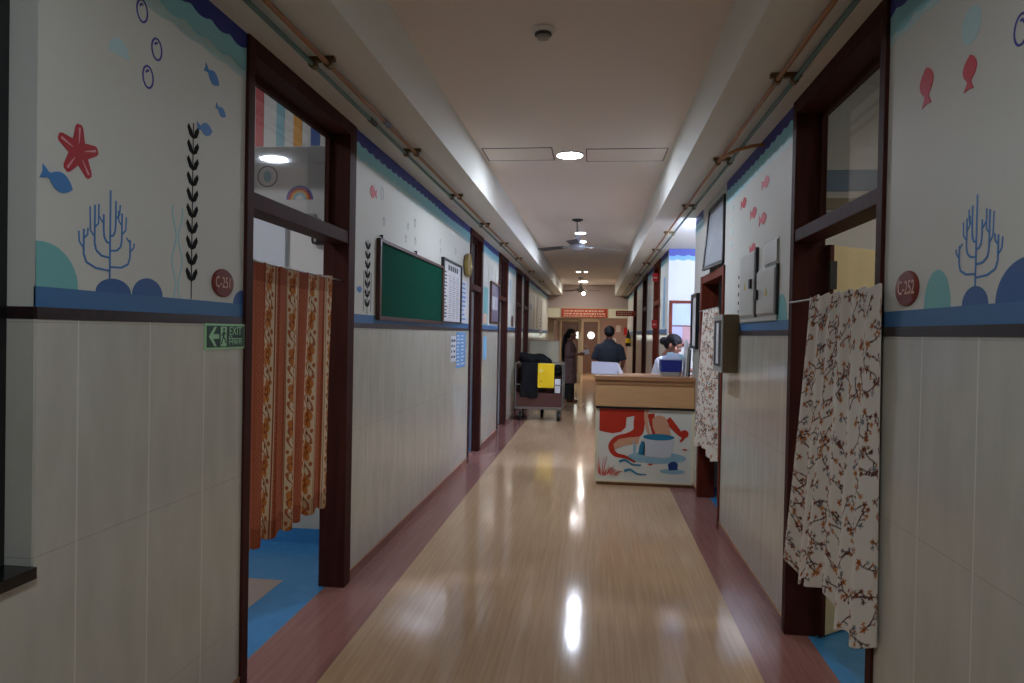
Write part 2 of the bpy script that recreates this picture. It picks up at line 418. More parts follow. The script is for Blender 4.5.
def scallops(S, wall, y0, y1):
    for z, amp, per, m, nm, k in ((2.525, .012, .17, 'paleteal', 'painted_foam', 1), (2.56, .018, .15, 'teal', 'painted_surf', 2), (2.635, .016, .13, 'darkblue', 'painted_wave_band', 3)):
        ph = random.random()
        n = max(8, int((y1-y0)/.012)); pts = [(y1, ZS), (y0, ZS)]
        for i in range(n+1):
            y = y0+(y1-y0)*i/n
            pts.append((y, z-amp*abs(math.sin(PI*(y/per+ph)))+.006*math.sin(y*3.1+ph*9)))
        b = B()
        for i in range(2, len(pts)-1):
            S.add(b, [pts[i], pts[i+1], (pts[i+1][0], ZS), (pts[i][0], ZS)], k)
        b.obj(nm, M[m], wall)
def fish(S, wall, y, z, L, d=1, m='fishblue', tilt=0, name='painted_fish', k=3, wd=.235):
    # plain leaf-shaped fish; d=+1 swims towards larger y
    pts = []
    for i in range(13):
        t_ = i/12; pts.append((.5*L-t_*L*.75, wd*L*math.sin(PI*min(1, t_*1.0))**.8))
    top = pts; bot = [(p, -q) for p, q in reversed(pts[1:-1])]
    tail = [(-.28*L, .0), (-.5*L, .17*L), (-.44*L, 0), (-.5*L, -.17*L)]
    tw = max(.17, wd*.7)
    out = top[:-1]+[(-.25*L, wd*.28*L), (-.46*L, tw*L), (-.42*L, 0), (-.46*L, -tw*L), (-.25*L, -wd*.28*L)]+bot
    ca, sa = math.cos(tilt), math.sin(tilt)
    S.put([(y+d*(p*ca-q*sa), z+p*sa+q*ca) for p, q in out], name, M[m], wall, k)
def bubble(S, wall, y, z, r, m='bubble', w=.006):
    b = B(); ring_strip(S, b, y, z, r*.76, r, w, 2)
    stroke(S, b, [(y-r*.3, z+r*.3), (y-r*.1, z+r*.55), (y+r*.12, z+r*.55)], w, 2)
    b.obj('painted_bubble', M[m], wall)
def coral(S, wall, y, z0, h, w, m='fishblue'):
    b = B()
    def seg(pts, t=.006): stroke(S, b, pts, t, 2)
    seg([(y, z0), (y, z0+h)])
    for s, base, reach, top in ((-1, .12, .5, .52), (-1, .26, .3, .8), (-1, .42, .13, .72), (1, .16, .42, .5), (1, .34, .24, .78), (1, .5, .11, .9)):
        a = y+s*reach*w; zb = z0+base*h
        seg([(y, zb), (y+s*reach*w*.55, zb+.01*h), (y+s*reach*w*.9, zb+.06*h), (a, zb+.14*h), (a, z0+top*h)])
        seg([(a, z0+(base+.2)*h), (a+s*.08*w, z0+(base+.26)*h), (a+s*.09*w, z0+(top-.03)*h)], .0045)
        if reach > .2: seg([(a, z0+(base+.3)*h), (a-s*.07*w, z0+(base+.35)*h), (a-s*.075*w, z0+(top+.02)*h)], .0045)
    b.obj('painted_coral', M[m], wall)
def weed(S, wall, y, z0, z1, n, wl, m='weedblack'):
    b = B(); stroke(S, b, [(y, z0), (y, z1)], .004, 2)
    dz = (z1-z0)*.9/n
    for i in range(n):
        z = z0+(z1-z0)*.1+i*dz
        for s in (-1, 1):
            pts = [(y, z), (y+s*wl*.6, z+dz*.15), (y+s*wl, z+dz*.6), (y+s*wl*.8, z+dz*.85), (y+s*wl*.25, z+dz*.5)]
            S.add(b, pts if s > 0 else pts[::-1], 3)
    b.obj('painted_seaweed', M[m], wall)

# ---------------------------------------------------------------- walls
def wall(side, y0, y1, mural=True, tiles=True, name=None):
    S = LW if side == 'left' else RW
    n = S.n; xw = S.xw; xo = xw-n*T
    w = struct(B().box(min(xw, xo), max(xw, xo), y0, y1, 0, ZS).obj(name or 'wall_'+side, M['paint']))
    def slab(d, z0, z1, nm, m):
        B().box(min(xw-n*.005, xw+n*d), max(xw-n*.005, xw+n*d), y0, y1, z0, z1).obj(nm, m, w)
    if tiles:
        slab(.004, .06, 1.513, 'tile_dado', M['tile'] if side == 'left' else M['tile_right'])
        slab(.006, 1.513, 1.545, 'dado_strip', M['granite'])
        slab(.010, 0, .06, 'skirting', M['purple'])
        slab(.012, .058, .064, 'skirting_edge', M['deskdark'])
    if mural:
        slab(.0012, 1.545, 1.598, 'painted_sea_bed', M['seablue'])
        scallops(S, w, y0, y1)
    return w

# left walls
w0 = wall('left', 1.6, 2.645)
wA = wall('left', -5, 1.6, mural=False, tiles=False, name='wall_left')
bpy.data.objects.remove(wA)
# window niche beside the camera
wn = struct(B().box(-1.8, XL, -5, 1.6, 0, .86).box(-1.8, -1.53, -5, -.2, .86, ZS).box(-1.8, XL, -5, 0, .86, ZS).box(-1.8, -1.56, 1.595, 1.6, .86, ZS).obj('wall_left', M['paint']))
B().box(XL-.005, XL+.004, -5, 1.6, .06, .86).obj('tile_dado', M['tile'], wn)
rv = B().box(-1.56, XL+.002, 1.594, 1.6, .86, 1.513).obj('reveal_tile', M['tile'], wn)
B().box(-1.56, XL+.002, 1.593, 1.6, 1.513, 1.545).obj('reveal_strip', M['granite'], wn)
B().box(-1.56, XL+.018, -.2, 1.594, .845, .875).obj('window_sill', M['blackgranite'], wn)
wi = struct(B().box(-1.56, -1.505, 1.52, 1.594, .875, ZS).box(-1.56, -1.505, 0, .06, .875, ZS).box(-1.56, -1.505, .06, 1.52, .875, .94).box(-1.56, -1.505, .06, 1.52, 2.6, ZS).box(-1.55, -1.51, .76, .82, .94, 2.6).obj('window_1', M['blackmetal']))
B().box(-1.54, -1.53, .06, 1.52, .94, 2.6).obj('window_glass', M['black'], wi)

bub = [(2.001, 2.49), (2.075, 2.40), (2.033, 2.295)]
for y, z in bub: bubble(LW, w0, y, z, .037)
for y, z, L, d, tl in ((2.395, 2.435, .105, 1, -.35), (2.458, 2.325, .075, 1, -.3), (2.352, 2.225, .10, 1, .1), (1.665, 1.885, .115, 1, -.25)):
    fish(LW, w0, y, z, L, d, tilt=tl)
# starfish
def starfish(S, wall, y, z, R, m, rot):
    pts = []
    for i in range(5):
        a = rot+i*2*PI/5
        for da, rr in ((-.2, .88), (-.1, .97), (.1, .97), (.2, .88), (.628, .47)):
            pts.append((y+R*rr*math.cos(a+da), z+R*rr*math.sin(a+da)))
    S.put(pts, 'painted_starfish', M[m], wall, 2)
    b = B()
    for i in range(5):
        a = rot+i*2*PI/5
        stroke(S, b, [(y+R*.3*math.cos(a), z+R*.3*math.sin(a)), (y+R*.85*math.cos(a), z+R*.85*math.sin(a))], .002, 3, .007)
    b.obj('starfish_marks', M['starpink'], wall)
starfish(LW, w0, 1.742, 1.98, .079, 'starred', PI/2-.03)
coral(LW, w0, 1.87, 1.63, .27, .21)
weed(LW, w0, 2.283, 1.60, 2.225, 10, .035)
b = B()
for y, s in ((2.18, 1), (2.215, -1)):
    stroke(LW, b, [(y+.012*s*math.sin(i*.9), 1.6+i*.024) for i in range(14)], .004, 2)
b.obj('painted_ripple', M['teal'], w0)
LW.put([(1.6, 1.598)]+[(1.6+(.0 if i == 0 else .0)+max(0, .02+.125*math.cos(PI*i/20)), 1.598+.118*math.sin(PI*i/20)) for i in range(12)]+[(1.6, 1.716)], 'painted_mound', M['midteal'], w0, 2)
LW.put([(1.90+.045*math.cos(PI*i/12), 2.31+.05*math.sin(PI*i/12)) for i in range(13)], 'painted_pale_jellyfish', M['paleteal'], w0, 1)
mound(LW, w0, 1.889, 1.598, .075, .042, M['mound'])
mound(LW, w0, 2.045, 1.598, .075, .056, M['mound'])
LW.put([(2.645, 1.598)]+[(2.645-.075*math.sin(PI/2*i/10), 1.598+.055*math.cos(PI/2*i/10)) for i in range(11)], 'painted_mound', M['mound'], w0, 2)

def plaque(S, y, z, r, txt, label):
    t = thing('room_number_plaque', label, 'sign', (S.xw, y, z), 'oval maroon room number plaques')
    x = S.xw; n = S.n
    Mx = Matrix.Translation((x, y, z)) @ Matrix.Rotation(n*PI/2, 4, 'Y') @ Matrix.Diagonal((1, 1.4, 1, 1))
    B().lathe([(r, 0), (r, .004), (r*.93, .008), (r*.5, .0085), (.0005, .0085)], Mx, 36).obj('disc', M['plaque'], t, smooth=True)
    me = text_mesh(txt, r*.82, lambda a, bb, c: Vector((x+n*(.0095+c), y-.007+n*a, z+bb*1.35)))
    link('lettering', me, M['plaquetext'], t)
plaque(LW, 2.488, 1.672, .054, 'C-251', 'oval maroon plaque lettered C-251 above the exit sign')
plaque(RW, 2.338, 1.668, .057, 'C-252', 'oval maroon plaque lettered C-252 right of the flowered curtain')

# exit sign
t = thing('exit_sign', 'green exit sign with arrow and running figure under the left dado strip', 'exit sign', (XL+.004, 2.505, 1.466))
xs = XL+.004
B().box(xs, xs+.005, 2.362, 2.648, 1.417, 1.515).obj('back_plate', M['exitpale'], t)
B().box(xs+.004, xs+.0062, 2.371, 2.639, 1.425, 1.507).obj('green_panel', M['exitgreen'], t)
ES = Side(xs+.0055, 1)
b = B(); ES.add(b, [(2.383, 1.466), (2.42, 1.503), (2.436, 1.503), (2.412, 1.475), (2.452, 1.475), (2.452, 1.457), (2.412, 1.457), (2.436, 1.429), (2.42, 1.429)], 2)
b.obj('arrow', M['exitpale'], t)
b = B(); ES.add(b, [(2.464, 1.428), (2.506, 1.428), (2.506, 1.504), (2.464, 1.504)], 2); b.obj('pictogram_panel', M['exitpale'], t)
b = B(); ES.add(b, circ(2.486, 1.494, .006), 3)
stroke(ES, b, [(2.487, 1.486), (2.483, 1.466)], .010, 3); stroke(ES, b, [(2.483, 1.466), (2.474, 1.453), (2.470, 1.436)], .006, 3)
stroke(ES, b, [(2.483, 1.466), (2.494, 1.455), (2.500, 1.440)], .006, 3); stroke(ES, b, [(2.487, 1.484), (2.475, 1.476), (2.470, 1.468)], .005, 3); stroke(ES, b, [(2.487, 1.484), (2.497, 1.474)], .005, 3)
b.obj('running_figure', M['exitgreen'], t)
f = lambda oy, oz: (lambda a, bb, c: Vector((xs+.0066+c, oy+a, oz+bb)))
link('lettering', text_mesh('EXIT', .046, f(2.572, 1.486)), M['exitpale'], t)
link('lettering', text_mesh('िनकास', .040, f(2.572, 1.446)), M['exitpale'], t)

# wall 2 : notice board wall
w2 = wall('left', 3.915, 7.71)
fish(LW, w2, 4.27, 2.39, .14, -1, 'redfish', wd=.3)
for y, z, r in ((4.45, 2.42, .045), (4.5, 2.24, .03), (5.05, 2.2, .03), (5.1, 2.3, .028), (5.3, 2.36, .035), (5.32, 2.22, .03), (5.3, 2.12, .025), (6.2, 2.33, .03), (6.22, 2.25, .025), (6.9, 2.33, .035)):
    bubble(LW, w2, y, z, r, 'greyline', .004)
weed(LW, w2, 4.18, 1.6, 2.07, 7, .05)
fish(LW, w2, 4.03, 1.75, .09, 1)
b = B()
for y in (4.11, 4.25): stroke(LW, b, [(y, 1.62), (y, 1.87)], .004, 4)
for z in (1.68, 1.73, 1.78, 1.83, 1.87): stroke(LW, b, [(4.11, z), (4.25, z)], .003, 4)
b.obj('painted_lattice', M['greyline'], w2)

# green notice board
t = thing('notice_board', 'large green felt notice board in a brown wooden frame', 'notice board', (XL, 5.29, 1.57))
y0, y1, z0, z1 = 4.35, 6.24, 1.572, 2.108; d = .03
B().box(XL, XL+.018, y0+.02, y1-.02, z0+.02, z1-.02).obj('felt_panel', M['green'], t)
fr = B().box(XL, XL+d, y0, y0+.03, z0, z1).box(XL, XL+d, y1-.03, y1, z0, z1).box(XL, XL+d, y0+.03, y1-.03, z0, z0+.025).box(XL, XL+d, y0+.03, y1-.03, z1-.022, z1)
fr.obj('frame', M['boardwood'], t)
for y in (4.42, 5.3): B().cyl((XL+.015, y, z1-.005), (XL+.015, y, z1+.03), .006).cyl((XL, y, z1+.025), (XL+.022, y, z1+.025), .005).obj('hanging_hook', M['blackmetal'], t)

# white board with printed table
def text_rows(S, wallx, y0, y1, z0, z1, rows, cols, x, seed, m='ink'):
    rnd = random.Random(seed); SS = Side(x, S.n); b = B()
    for r in range(rows):
        z = z1-(r+.5)*(z1-z0)/rows; h = (z1-z0)/rows*.42
        for c in range(cols):
            a = y0+(y1-y0)*c/cols; L = (y1-y0)/cols*(rnd.uniform(.45, .85))
            SS.add(b, [(a, z-h/2), (a+L, z-h/2), (a+L, z+h/2), (a, z+h/2)], 1)
    return b
t = thing('white_board', 'white board with printed rows in a black frame, right of the green board', 'board', (XL, 6.7, 1.585))
B().box(XL, XL+.016, 6.28, 7.12, 1.6, 2.185).obj('panel', M['paper'], t)
B().box(XL, XL+.03, 6.25, 6.285, 1.585, 2.2).box(XL, XL+.03, 7.11, 7.14, 1.585, 2.2).box(XL, XL+.03, 6.285, 7.11, 1.585, 1.603).box(XL, XL+.03, 6.285, 7.11, 2.18, 2.2).obj('frame', M['blackmetal'], t)
b = text_rows(LW, XL, 6.32, 6.5, 1.63, 2.09, 14, 1, XL+.016, 3); hd = Side(XL+.016, 1); hb = B()
for q in range(5): hd.add(hb, [(6.5+.1*q, 2.10), (6.57+.1*q, 2.10), (6.57+.1*q, 2.15), (6.5+.1*q, 2.15)], 1)
b2 = text_rows(LW, XL, 6.54, 7.08, 1.63, 2.06, 20, 3, XL+.016, 4, 'greyline')
b.obj('print', M['ink'], t); hb.obj('lettering', M['ink'], t); b2.obj('printed_columns', M['greyline'], t)

# wall clock
t = thing('wall_clock', 'round gold-rimmed wall clock seen edge-on at the end of the board wall', 'clock', (XL, 7.44, 2.24))
Mx = Matrix.Translation((XL, 7.44, 2.24)) @ Matrix.Rotation(PI/2, 4, 'Y')
B().lathe([(.115, 0), (.12, .03), (.115, .04)], Mx).obj('case', M['boardwood'], t, smooth=True)
B().lathe([(.105, .04), (.122, .012), (.13, .02), (.13, .05), (.112, .058), (.104, .05)], Mx).obj('rim', M['gold'], t, smooth=True)
B().lathe([(.108, .044), (.0005, .0445)], Mx).obj('dial', M['dial'], t)
CS = Side(XL+.045, 1); b = B(); stroke(CS, b, [(7.44, 2.24), (7.47, 2.28)], .008, 2); stroke(CS, b, [(7.44, 2.24), (7.40, 2.30)], .006, 2); b.obj('hands', M['black'], t)

# posters on wall 2
def poster(S, y0, y1, z0, z1, name, label, cat, m='paper', rows=None, ink='ink', group=None, off=.004, seed=1, pic=None):
    t = thing(name, label, cat, (S.xw, (y0+y1)/2, z0), group)
    a, c = sorted((S.xw+S.n*(off-.001), S.xw+S.n*(off+.002)))
    B().box(a, c, y0, y1, z0, z1).obj('sheet', M[m], t)
    if rows: text_rows(S, 0, y0+.02, y1-.02, z0+.02, z1-.02, rows[0], rows[1], S.xw+S.n*(off+.002), seed).obj('print', M[ink], t)
    return t
poster(LW, 7.18, 7.55, 1.6, 2.07, 'paper_poster', 'narrow white poster with blue marks between white board and wall end', 'poster', rows=(9, 1), ink='blueink', seed=5)
poster(LW, 6.72, 6.98, 1.2, 1.46, 'tile_poster', 'small black and white notice on the tiles under the white board', 'poster', rows=(4, 2), ink='black', seed=6, off=.006)
poster(LW, 7.0, 7.5, 1.12, 1.5, 'tile_poster', 'blue lettered notice on the tiles below the clock', 'poster', m='blueink', rows=(9, 2), ink='paper', seed=7, off=.006)

# further left walls
w3 = wall('left', 8.60, 10.08)
LW.put([(8.72, 1.6), (9.1, 1.6), (9.1, 2.1), (8.72, 2.1)], 'painted_panel', M['midteal'], w3, 2)
b = B(); stroke(LW, b, [(9.1, 2.15), (9.12, 2.4)], .02, 2); stroke(LW, b, [(9.5, 2.2), (9.5, 2.45)], .02, 2); stroke(LW, b, [(9.75, 2.2), (9.75, 2.4)], .02, 2); b.obj('painted_plant', M['tanpaint'], w3)
t = thing('framed_notice', 'brown framed notice hung tilted on the second left wall pier', 'picture frame', (XL, 9.7, 1.63))
B().box(XL, XL+.03, 9.24, 10.06, 1.63, 1.66).box(XL, XL+.03, 9.24, 10.06, 2.18, 2.21).box(XL, XL+.03, 9.24, 9.27, 1.66, 2.18).box(XL, XL+.03, 10.03, 10.06, 1.66, 2.18).obj('frame', M['boardwood'], t)
B().box(XL, XL+.012, 9.27, 10.03, 1.66, 2.18).obj('sheet', mat('violet grey printed sheet', '#6c6a86', .3), t)
text_rows(LW, XL, 9.35, 9.95, 1.7, 2.14, 1, 4, XL+.012, 8).obj('print', M['paper'], t)
poster(LW, 8.75, 9.0, 1.15, 1.45, 'tile_poster', 'pale blue notice on the tiles of the second left wall pier', 'poster', m='bluepaint', off=.006)
poster(LW, 8.72, 8.98, 1.62, 1.75, 'paper_poster', 'small reddish card low beside the brown framed notice', 'poster', m='signpale', off=.004)
w4 = wall('left', 11.15, 12.35)
b = B(); stroke(LW, b, [(11.5, 2.0), (11.5, 2.4)], .05, 2, .15); b.obj('painted_plant', M['bluepaint'], w4)
poster(LW, 11.75, 12.0, 1.62, 1.8, 'paper_poster', 'small brown framed picture on the third left wall pier', 'poster', m='boardwood')
w5 = wall('left', 13.35, 13.75)
w6 = wall('left', 14.75, Y1)
b = B()
for y in (16.2, 17.0, 18.6): stroke(LW, b, [(y, 1.62), (y, 2.42)], .28, 2)
b.obj('painted_column', M['tanpaint'], w6)
fish(LW, w6, 15.4, 2.1, .3, 1)

# right walls
r0 = wall('right', -5, 2.52)
coral(RW, r0, 1.945, 1.64, .25, .2)
mound(RW, r0, 2.147, 1.598, .078, .112, M['midteal'])
mound(RW, r0, 1.945, 1.598, .062, .05, M['mound'])
mound(RW, r0, 1.72, 1.598, .13, .105, M['mound'])
fish(RW, r0, 2.245, 2.28, .125, 1, 'redfish', tilt=1.52, wd=.34)
fish(RW, r0, 2.0, 2.23, .10, 1, 'redfish', tilt=1.62, wd=.34)
bubble(RW, r0, 1.775, 2.25, .04)
RW.put(circ(2.0, 2.36, .05), 'painted_pale_bubble', M['paleteal'], r0, 1)
r1 = wall('right', 3.645, 5.46)
for y, z, d in ((4.85, 2.42, -1), (4.25, 2.43, -1), (4.55, 2.30, -1), (4.3, 2.22, -1), (4.55, 2.07, -1)):
    fish(RW, r1, y, z, .19, d, 'redfish', tilt=0, wd=.19)
mound(RW, r1, 3.83, 1.598, .11, .14, M['midteal'])
b = B()
for i in range(6): RW.add(b, circ(5.22+.02*(i % 2), 2.1+.09*i, .022), 2)
b.obj('painted_bubbles', M['paleteal'], r1)
b = B(); 
for i in range(5): RW.add(b, circ(4.95, 1.68+.06*i, .014), 2)
b.obj('painted_dots', M['weedblack'], r1)

# electrical boxes on the right wall
def ebox(y0, y1, z0, z1, d, label, latch=None, mark=None):
    t = thing('electrical_box', label, 'electrical box', (XR, (y0+y1)/2, z0), 'electrical boxes on the right wall')
    B().box(XR-d, XR, y0, y1, z0, z1, .004).obj('case', M['boxgrey'], t)
    B().box(XR-d-.008, XR-d+.001, y0+.012, y1-.012, z0+.012, z1-.012, .003).obj('cover', M['boxgrey'], t)
    if latch: B().box(XR-d-.022, XR-d-.006, latch[0]-.022, latch[0]+.022, latch[1]-.03, latch[1]+.03, .004).obj('latch', M['black'], t)
    if mark:
        b = B(); SS = Side(XR-d-.008, -1); y, z = mark; SS.add(b, [(y-.03, z-.028), (y+.03, z-.028), (y, z+.03)], 2); b.obj('warning_mark', mat('yellow warning mark', '#c9b23a', .5), t)
    return t
e1 = ebox(4.40, 4.83, 1.63, 2.05, .012, 'tall pale grey electrical box farthest along the right wall', (4.48, 1.84), (4.66, 1.84))
B().box(XR-.018, XR, 4.378, 4.40, 1.63, 2.06).obj('near_edge', M['darkgrey'], e1)  # dark grey strip along the near side of the box
e2 = ebox(3.91, 4.345, 1.63, 1.905, .012, 'wider low grey electrical box right of the tall one', (4.31, 1.76), (4.1, 1.77))
B().box(XR-.016, XR, 3.892, 3.91, 1.63, 1.91).obj('near_edge', M['darkgrey'], e2)  # same dark grey strip on the low box
ebox(3.90, 4.20, 1.915, 2.06, .004, 'small pale cover plate above the low electrical box')
tag(B().box(XR-.012, XR, 3.9, 4.82, 1.602, 1.622).obj('cable_duct', M['boxgrey']), 'pale grey cable duct running under the electrical boxes', 'cable duct')

# brown sided wall box
t = thing('wall_cabinet', 'brown sided wall box with grey framed front beyond the electrical boxes', 'wall box', (XR, 5.06, 1.25))
B().box(.895, XR, 4.90, 5.25, 1.25, 1.66, .003).obj('case', M['olive'], t)
B().box(.886, .897, 4.905, 4.935, 1.25, 1.66).box(.886, .897, 5.22, 5.25, 1.25, 1.66).box(.886, .897, 4.935, 5.22, 1.25, 1.29).box(.886, .897, 4.935, 5.22, 1.62, 1.66).obj('front_frame', M['grey'], t)
B().box(.888, .896, 4.935, 5.22, 1.29, 1.62).obj('front_panel', M['darkgrey'], t)
B().box(.884, .889, 5.04, 5.12, 1.31, 1.60).obj('notice_strip', M['paper'], t)

# right pier and alcove
r2 = wall('right', 6.62, 7.1)
alc = struct(B().box(XR+T, 2.6, 7.0, 7.1, 0, ZS).box(2.5, 2.6, 7.1, 9.6, 0, ZS).box(XR, 2.6, 9.6, 9.7, 0, ZS).obj('wall_alcove', M['paint']))
b = B()
for z0_, z1_, nm, m_, k in ((2.56, 2.62, 'painted_surf', 'bluepaint', 1), (2.62, ZS, 'painted_wave_band', 'darkblue', 2)):
    b = B(); n = 40
    for i in range(n):
        xa, xb = XR+1.5*i/n, XR+1.5*(i+1)/n
        za, zb = [z0_-.02*abs(math.sin(PI*x/.14)) for x in (xa, xb)]
        b.prism([(xa, za), (xb, zb), (xb, ZS), (xa, ZS)], lambda p, q: (p, 9.601, q), lambda p, q: (p, 9.6-.001*k, q))
    b.obj(nm, M[m_], alc)
wf = struct(B().box(1.02, 1.06, 9.57, 9.6, 1.36, 1.99).box(1.31, 1.35, 9.57, 9.6, 1.36, 1.99).box(1.06, 1.31, 9.57, 9.6, 1.95, 1.99).box(1.06, 1.31, 9.57, 9.6, 1.36, 1.40).box(1.06, 1.31, 9.575, 9.6, 1.635, 1.65).obj('window_2', M['woodred']))
B().box(1.06, 1.31, 9.585, 9.599, 1.65, 1.95).obj('pane', mat('pale blue pane', '#b9cbe6', .3), wf)
B().box(1.06, 1.20, 9.585, 9.599, 1.40, 1.635).obj('pane', mat('lavender pane', '#b9b9da', .3), wf)
B().box(1.20, 1.31, 9.585, 9.599, 1.40, 1.635).obj('pane', mat('pinkish pane', '#b58f92', .3), wf)
t = thing('pier_notice_board', 'black framed notice on the pier above the desk files', 'notice board', (XR, 6.98, 1.4))
B().box(XR-.035, XR, 6.72, 6.75, 1.38, 1.92).box(XR-.035, XR, 7.05, 7.08, 1.38, 1.92).box(XR-.035, XR, 6.75, 7.05, 1.38, 1.41).box(XR-.035, XR, 6.75, 7.05, 1.89, 1.92).obj('frame', M['blackmetal'], t)
B().box(XR-.02, XR, 6.75, 7.05, 1.41, 1.89).obj('sheet', M['paper'], t)

# tube lamp behind the pier, lighting the alcove
LT = lamp_mat('cool lit tube', '#c6d4ff', 115)
t = thing('tube_light', 'cool white tube lamp on the alcove wall behind the pier', 'lamp', (1.75, 7.12, 2.54))
B().box(1.2, 2.3, 7.1, 7.14, 2.52, 2.56).obj('batten', M['white'], t)
B().cyl((1.22, 7.165, 2.54), (2.28, 7.165, 2.54), .018).obj('tube', LT, t)

# right far walls
r3 = wall('right', 9.7, 10.75)
RW.put([(10.0, 1.62), (10.25, 1.62), (10.25, 2.35), (10.0, 2.35)], 'painted_column', M['bluepaint'], r3, 2)
r4 = wall('right', 11.85, 13.35)
b = B(); stroke(RW, b, [(12.5, 1.75), (12.5, 2.4)], .05, 2); b.obj('painted_plant', M['tanpaint'], r4)
r5 = wall('right', 14.5, 16.5)
r6 = wall('right', 17.8, Y1)

# ---------------------------------------------------------------- doors
def door(side, y0, y1, jn, jf, num, glass=True, zt=(2.0, 2.07), wood='wood', jfz=None, dp=None):
    S = LW if side == 'left' else RW
    n = S.n; D = dp or T+.01
    xa, xb = S.xw+n*.014, S.xw-n*D
    X = lambda a, c: (min(a, c), max(a, c))
    x0, x1 = X(xa, xb)
    d = struct(B().box(x0, x1, y0, y0+jn, 0, jfz or ZS, .003).obj('door_%d' % num, M[wood]))
    B().box(x0, x1, y1-jf, y1, 0, jfz or ZS, .003).obj('jamb', M[wood], d)
    B().box(x0 if not jfz else S.xw, x1, y0+jn, y1-jf-(.35 if jfz else 0), ZS-.07, ZS, .003).obj('head_rail', M['paint' if jfz else wood], d)
    xm0, xm1 = X(S.xw+n*.008, S.xw-n*min(.11, D-.005))
    B().box(xm0, xm1, y0+jn, y1-jf, zt[0], zt[1], .003).obj('transom_bar', M[wood], d)
    if glass:
        g0, g1 = X(S.xw-n*(D-.025), S.xw-n*(D-.021))
        B().box(g0, g1, y0+jn, y1-jf, zt[1], ZS-.07).obj('transom_glass', M['glass'], d)
        s0, s1 = X(S.xw-n*(D-.035), S.xw-n*(D-.01))
        B().box(s0, s1, y1-jf-.02, y1-jf, zt[1], ZS-.07).box(s0, s1, y0+jn, y0+jn+.012, zt[1], ZS-.07).box(s0, s1, y0+jn, y1-jf, ZS-.095, ZS-.07).obj('glazing_bead', M[wood], d)
    return d
door('left', 2.645, 3.915, .055, .105, 1)
door('left', 7.71, 8.60, .08, .11, 2, dp=.085)
door('left', 10.08, 11.15, .08, .12, 3, dp=.085)
door('left', 12.35, 13.35, .08, .13, 4, dp=.085)
door('left', 13.75, 14.75, .08, .14, 5, dp=.085)
d6 = door('right', 2.52, 3.645, .05, .06, 6, zt=(1.985, 2.045))
d7 = door('right', 5.46, 6.62, .06, .09, 7, glass=False, zt=(1.99, 2.06), wood='woodred', jfz=2.06)
door('right', 10.75, 11.85, .08, .12, 8, wood='woodred')
door('right', 13.35, 14.5, .08, .13, 9)
door('right', 16.5, 17.8, .08, .15, 10)
# hinged frosted transom sash of door 7, swung out at its bottom
sa = B(); ang = math.atan2(.06, .55)
def sp(y, z, t):
    k = max(0, (y-5.5)/.7); q = (2.63-z)/.55
    return Vector((XR-.006-.05*k*q+t, y, z))
def sashbox(b, y0, y1, z0, z1, t0, t1):
    vs = [b.bm.verts.new(sp(y, z, t)) for t in (t0, t1) for y, z in ((y0, z0), (y1, z0), (y1, z1), (y0, z1))]
    for f in ((0, 1, 2, 3), (7, 6, 5, 4), (0, 4, 5, 1), (1, 5, 6, 2), (2, 6, 7, 3), (3, 7, 4, 0)): b.bm.faces.new([vs[i] for i in f])
for a in ((5.50, 5.53, 2.08, 2.62), (6.16, 6.20, 2.08, 2.62), (5.53, 6.16, 2.08, 2.11), (5.53, 6.16, 2.59, 2.62)): sashbox(sa, *a, -.012, .012)
sash = sa.obj('transom_sash', M['blackmetal'], d7)
sb = B(); sashbox(sb, 5.53, 6.16, 2.11, 2.59, -.003, .003); sb.obj('frosted_pane', M['frost'], sash)
# fixed white return above door 7 between sash and pier
B().box(XR, XR+.08, 6.20, 6.62, 2.06, ZS).obj('fixed_panel', M['paint'], d7)
B().box(XR, XR+.08, 5.46, 5.52, 2.06, ZS).obj('fixed_panel', M['paint'], d7)

# ---------------------------------------------------------------- rooms behind the doors
rm = struct(B().box(-5.1, -5, 1.4, 4.7, 0, 3.3).box(-5, XL-T, 1.4, 1.5, 0, 3.3).box(-5, XL-T, 4.6, 4.7, 0, 3.3).obj('wall_room_left', M['whitepaint']))
B().box(-5, XL-T, 4.582, 4.6, .05, 1.5).obj('tile_dado', M['tile'], rm)
B().box(-5, XL-T, 4.575, 4.6, 0, .1).obj('skirting', M['bluefloor'], rm)
B().box(-3.2, -2.16, 4.56, 4.6, 1.6, 2.275).obj('pale_panel', mat('bluish white panel', '#ccd3de', .5), rm)
b = B().box(-3.2, -1.95, 4.56, 4.6, 2.29, 2.305); b.obj('curtain_rail', M['grey'], rm)
bh = struct(B().box(-5, XL-T, 4.2, 4.6, 2.67, 3.3).obj('ceiling_bulkhead', M['whitepaint']))
struct(B().box(-5, XL-T, 1.4, 4.2, 3.3, 3.4).obj('ceiling_room', M['whitepaint']))
for i, (xa, xb, m_) in enumerate(((-2.20, -2.145, 'stripeR'), (-2.058, -2.005, 'stripeT'), (-1.942, -1.885, 'stripeY'), (-1.826, -1.765, 'stripeB'), (-2.38, -2.30, 'stripeB'), (-2.55, -2.47, 'stripeY'))):
    B().box(xa, xb, 4.197, 4.2, 2.675, 3.28 if i < 3 else 2.80 if i == 3 else 3.28).obj('painted_stripe', M[m_], bh)
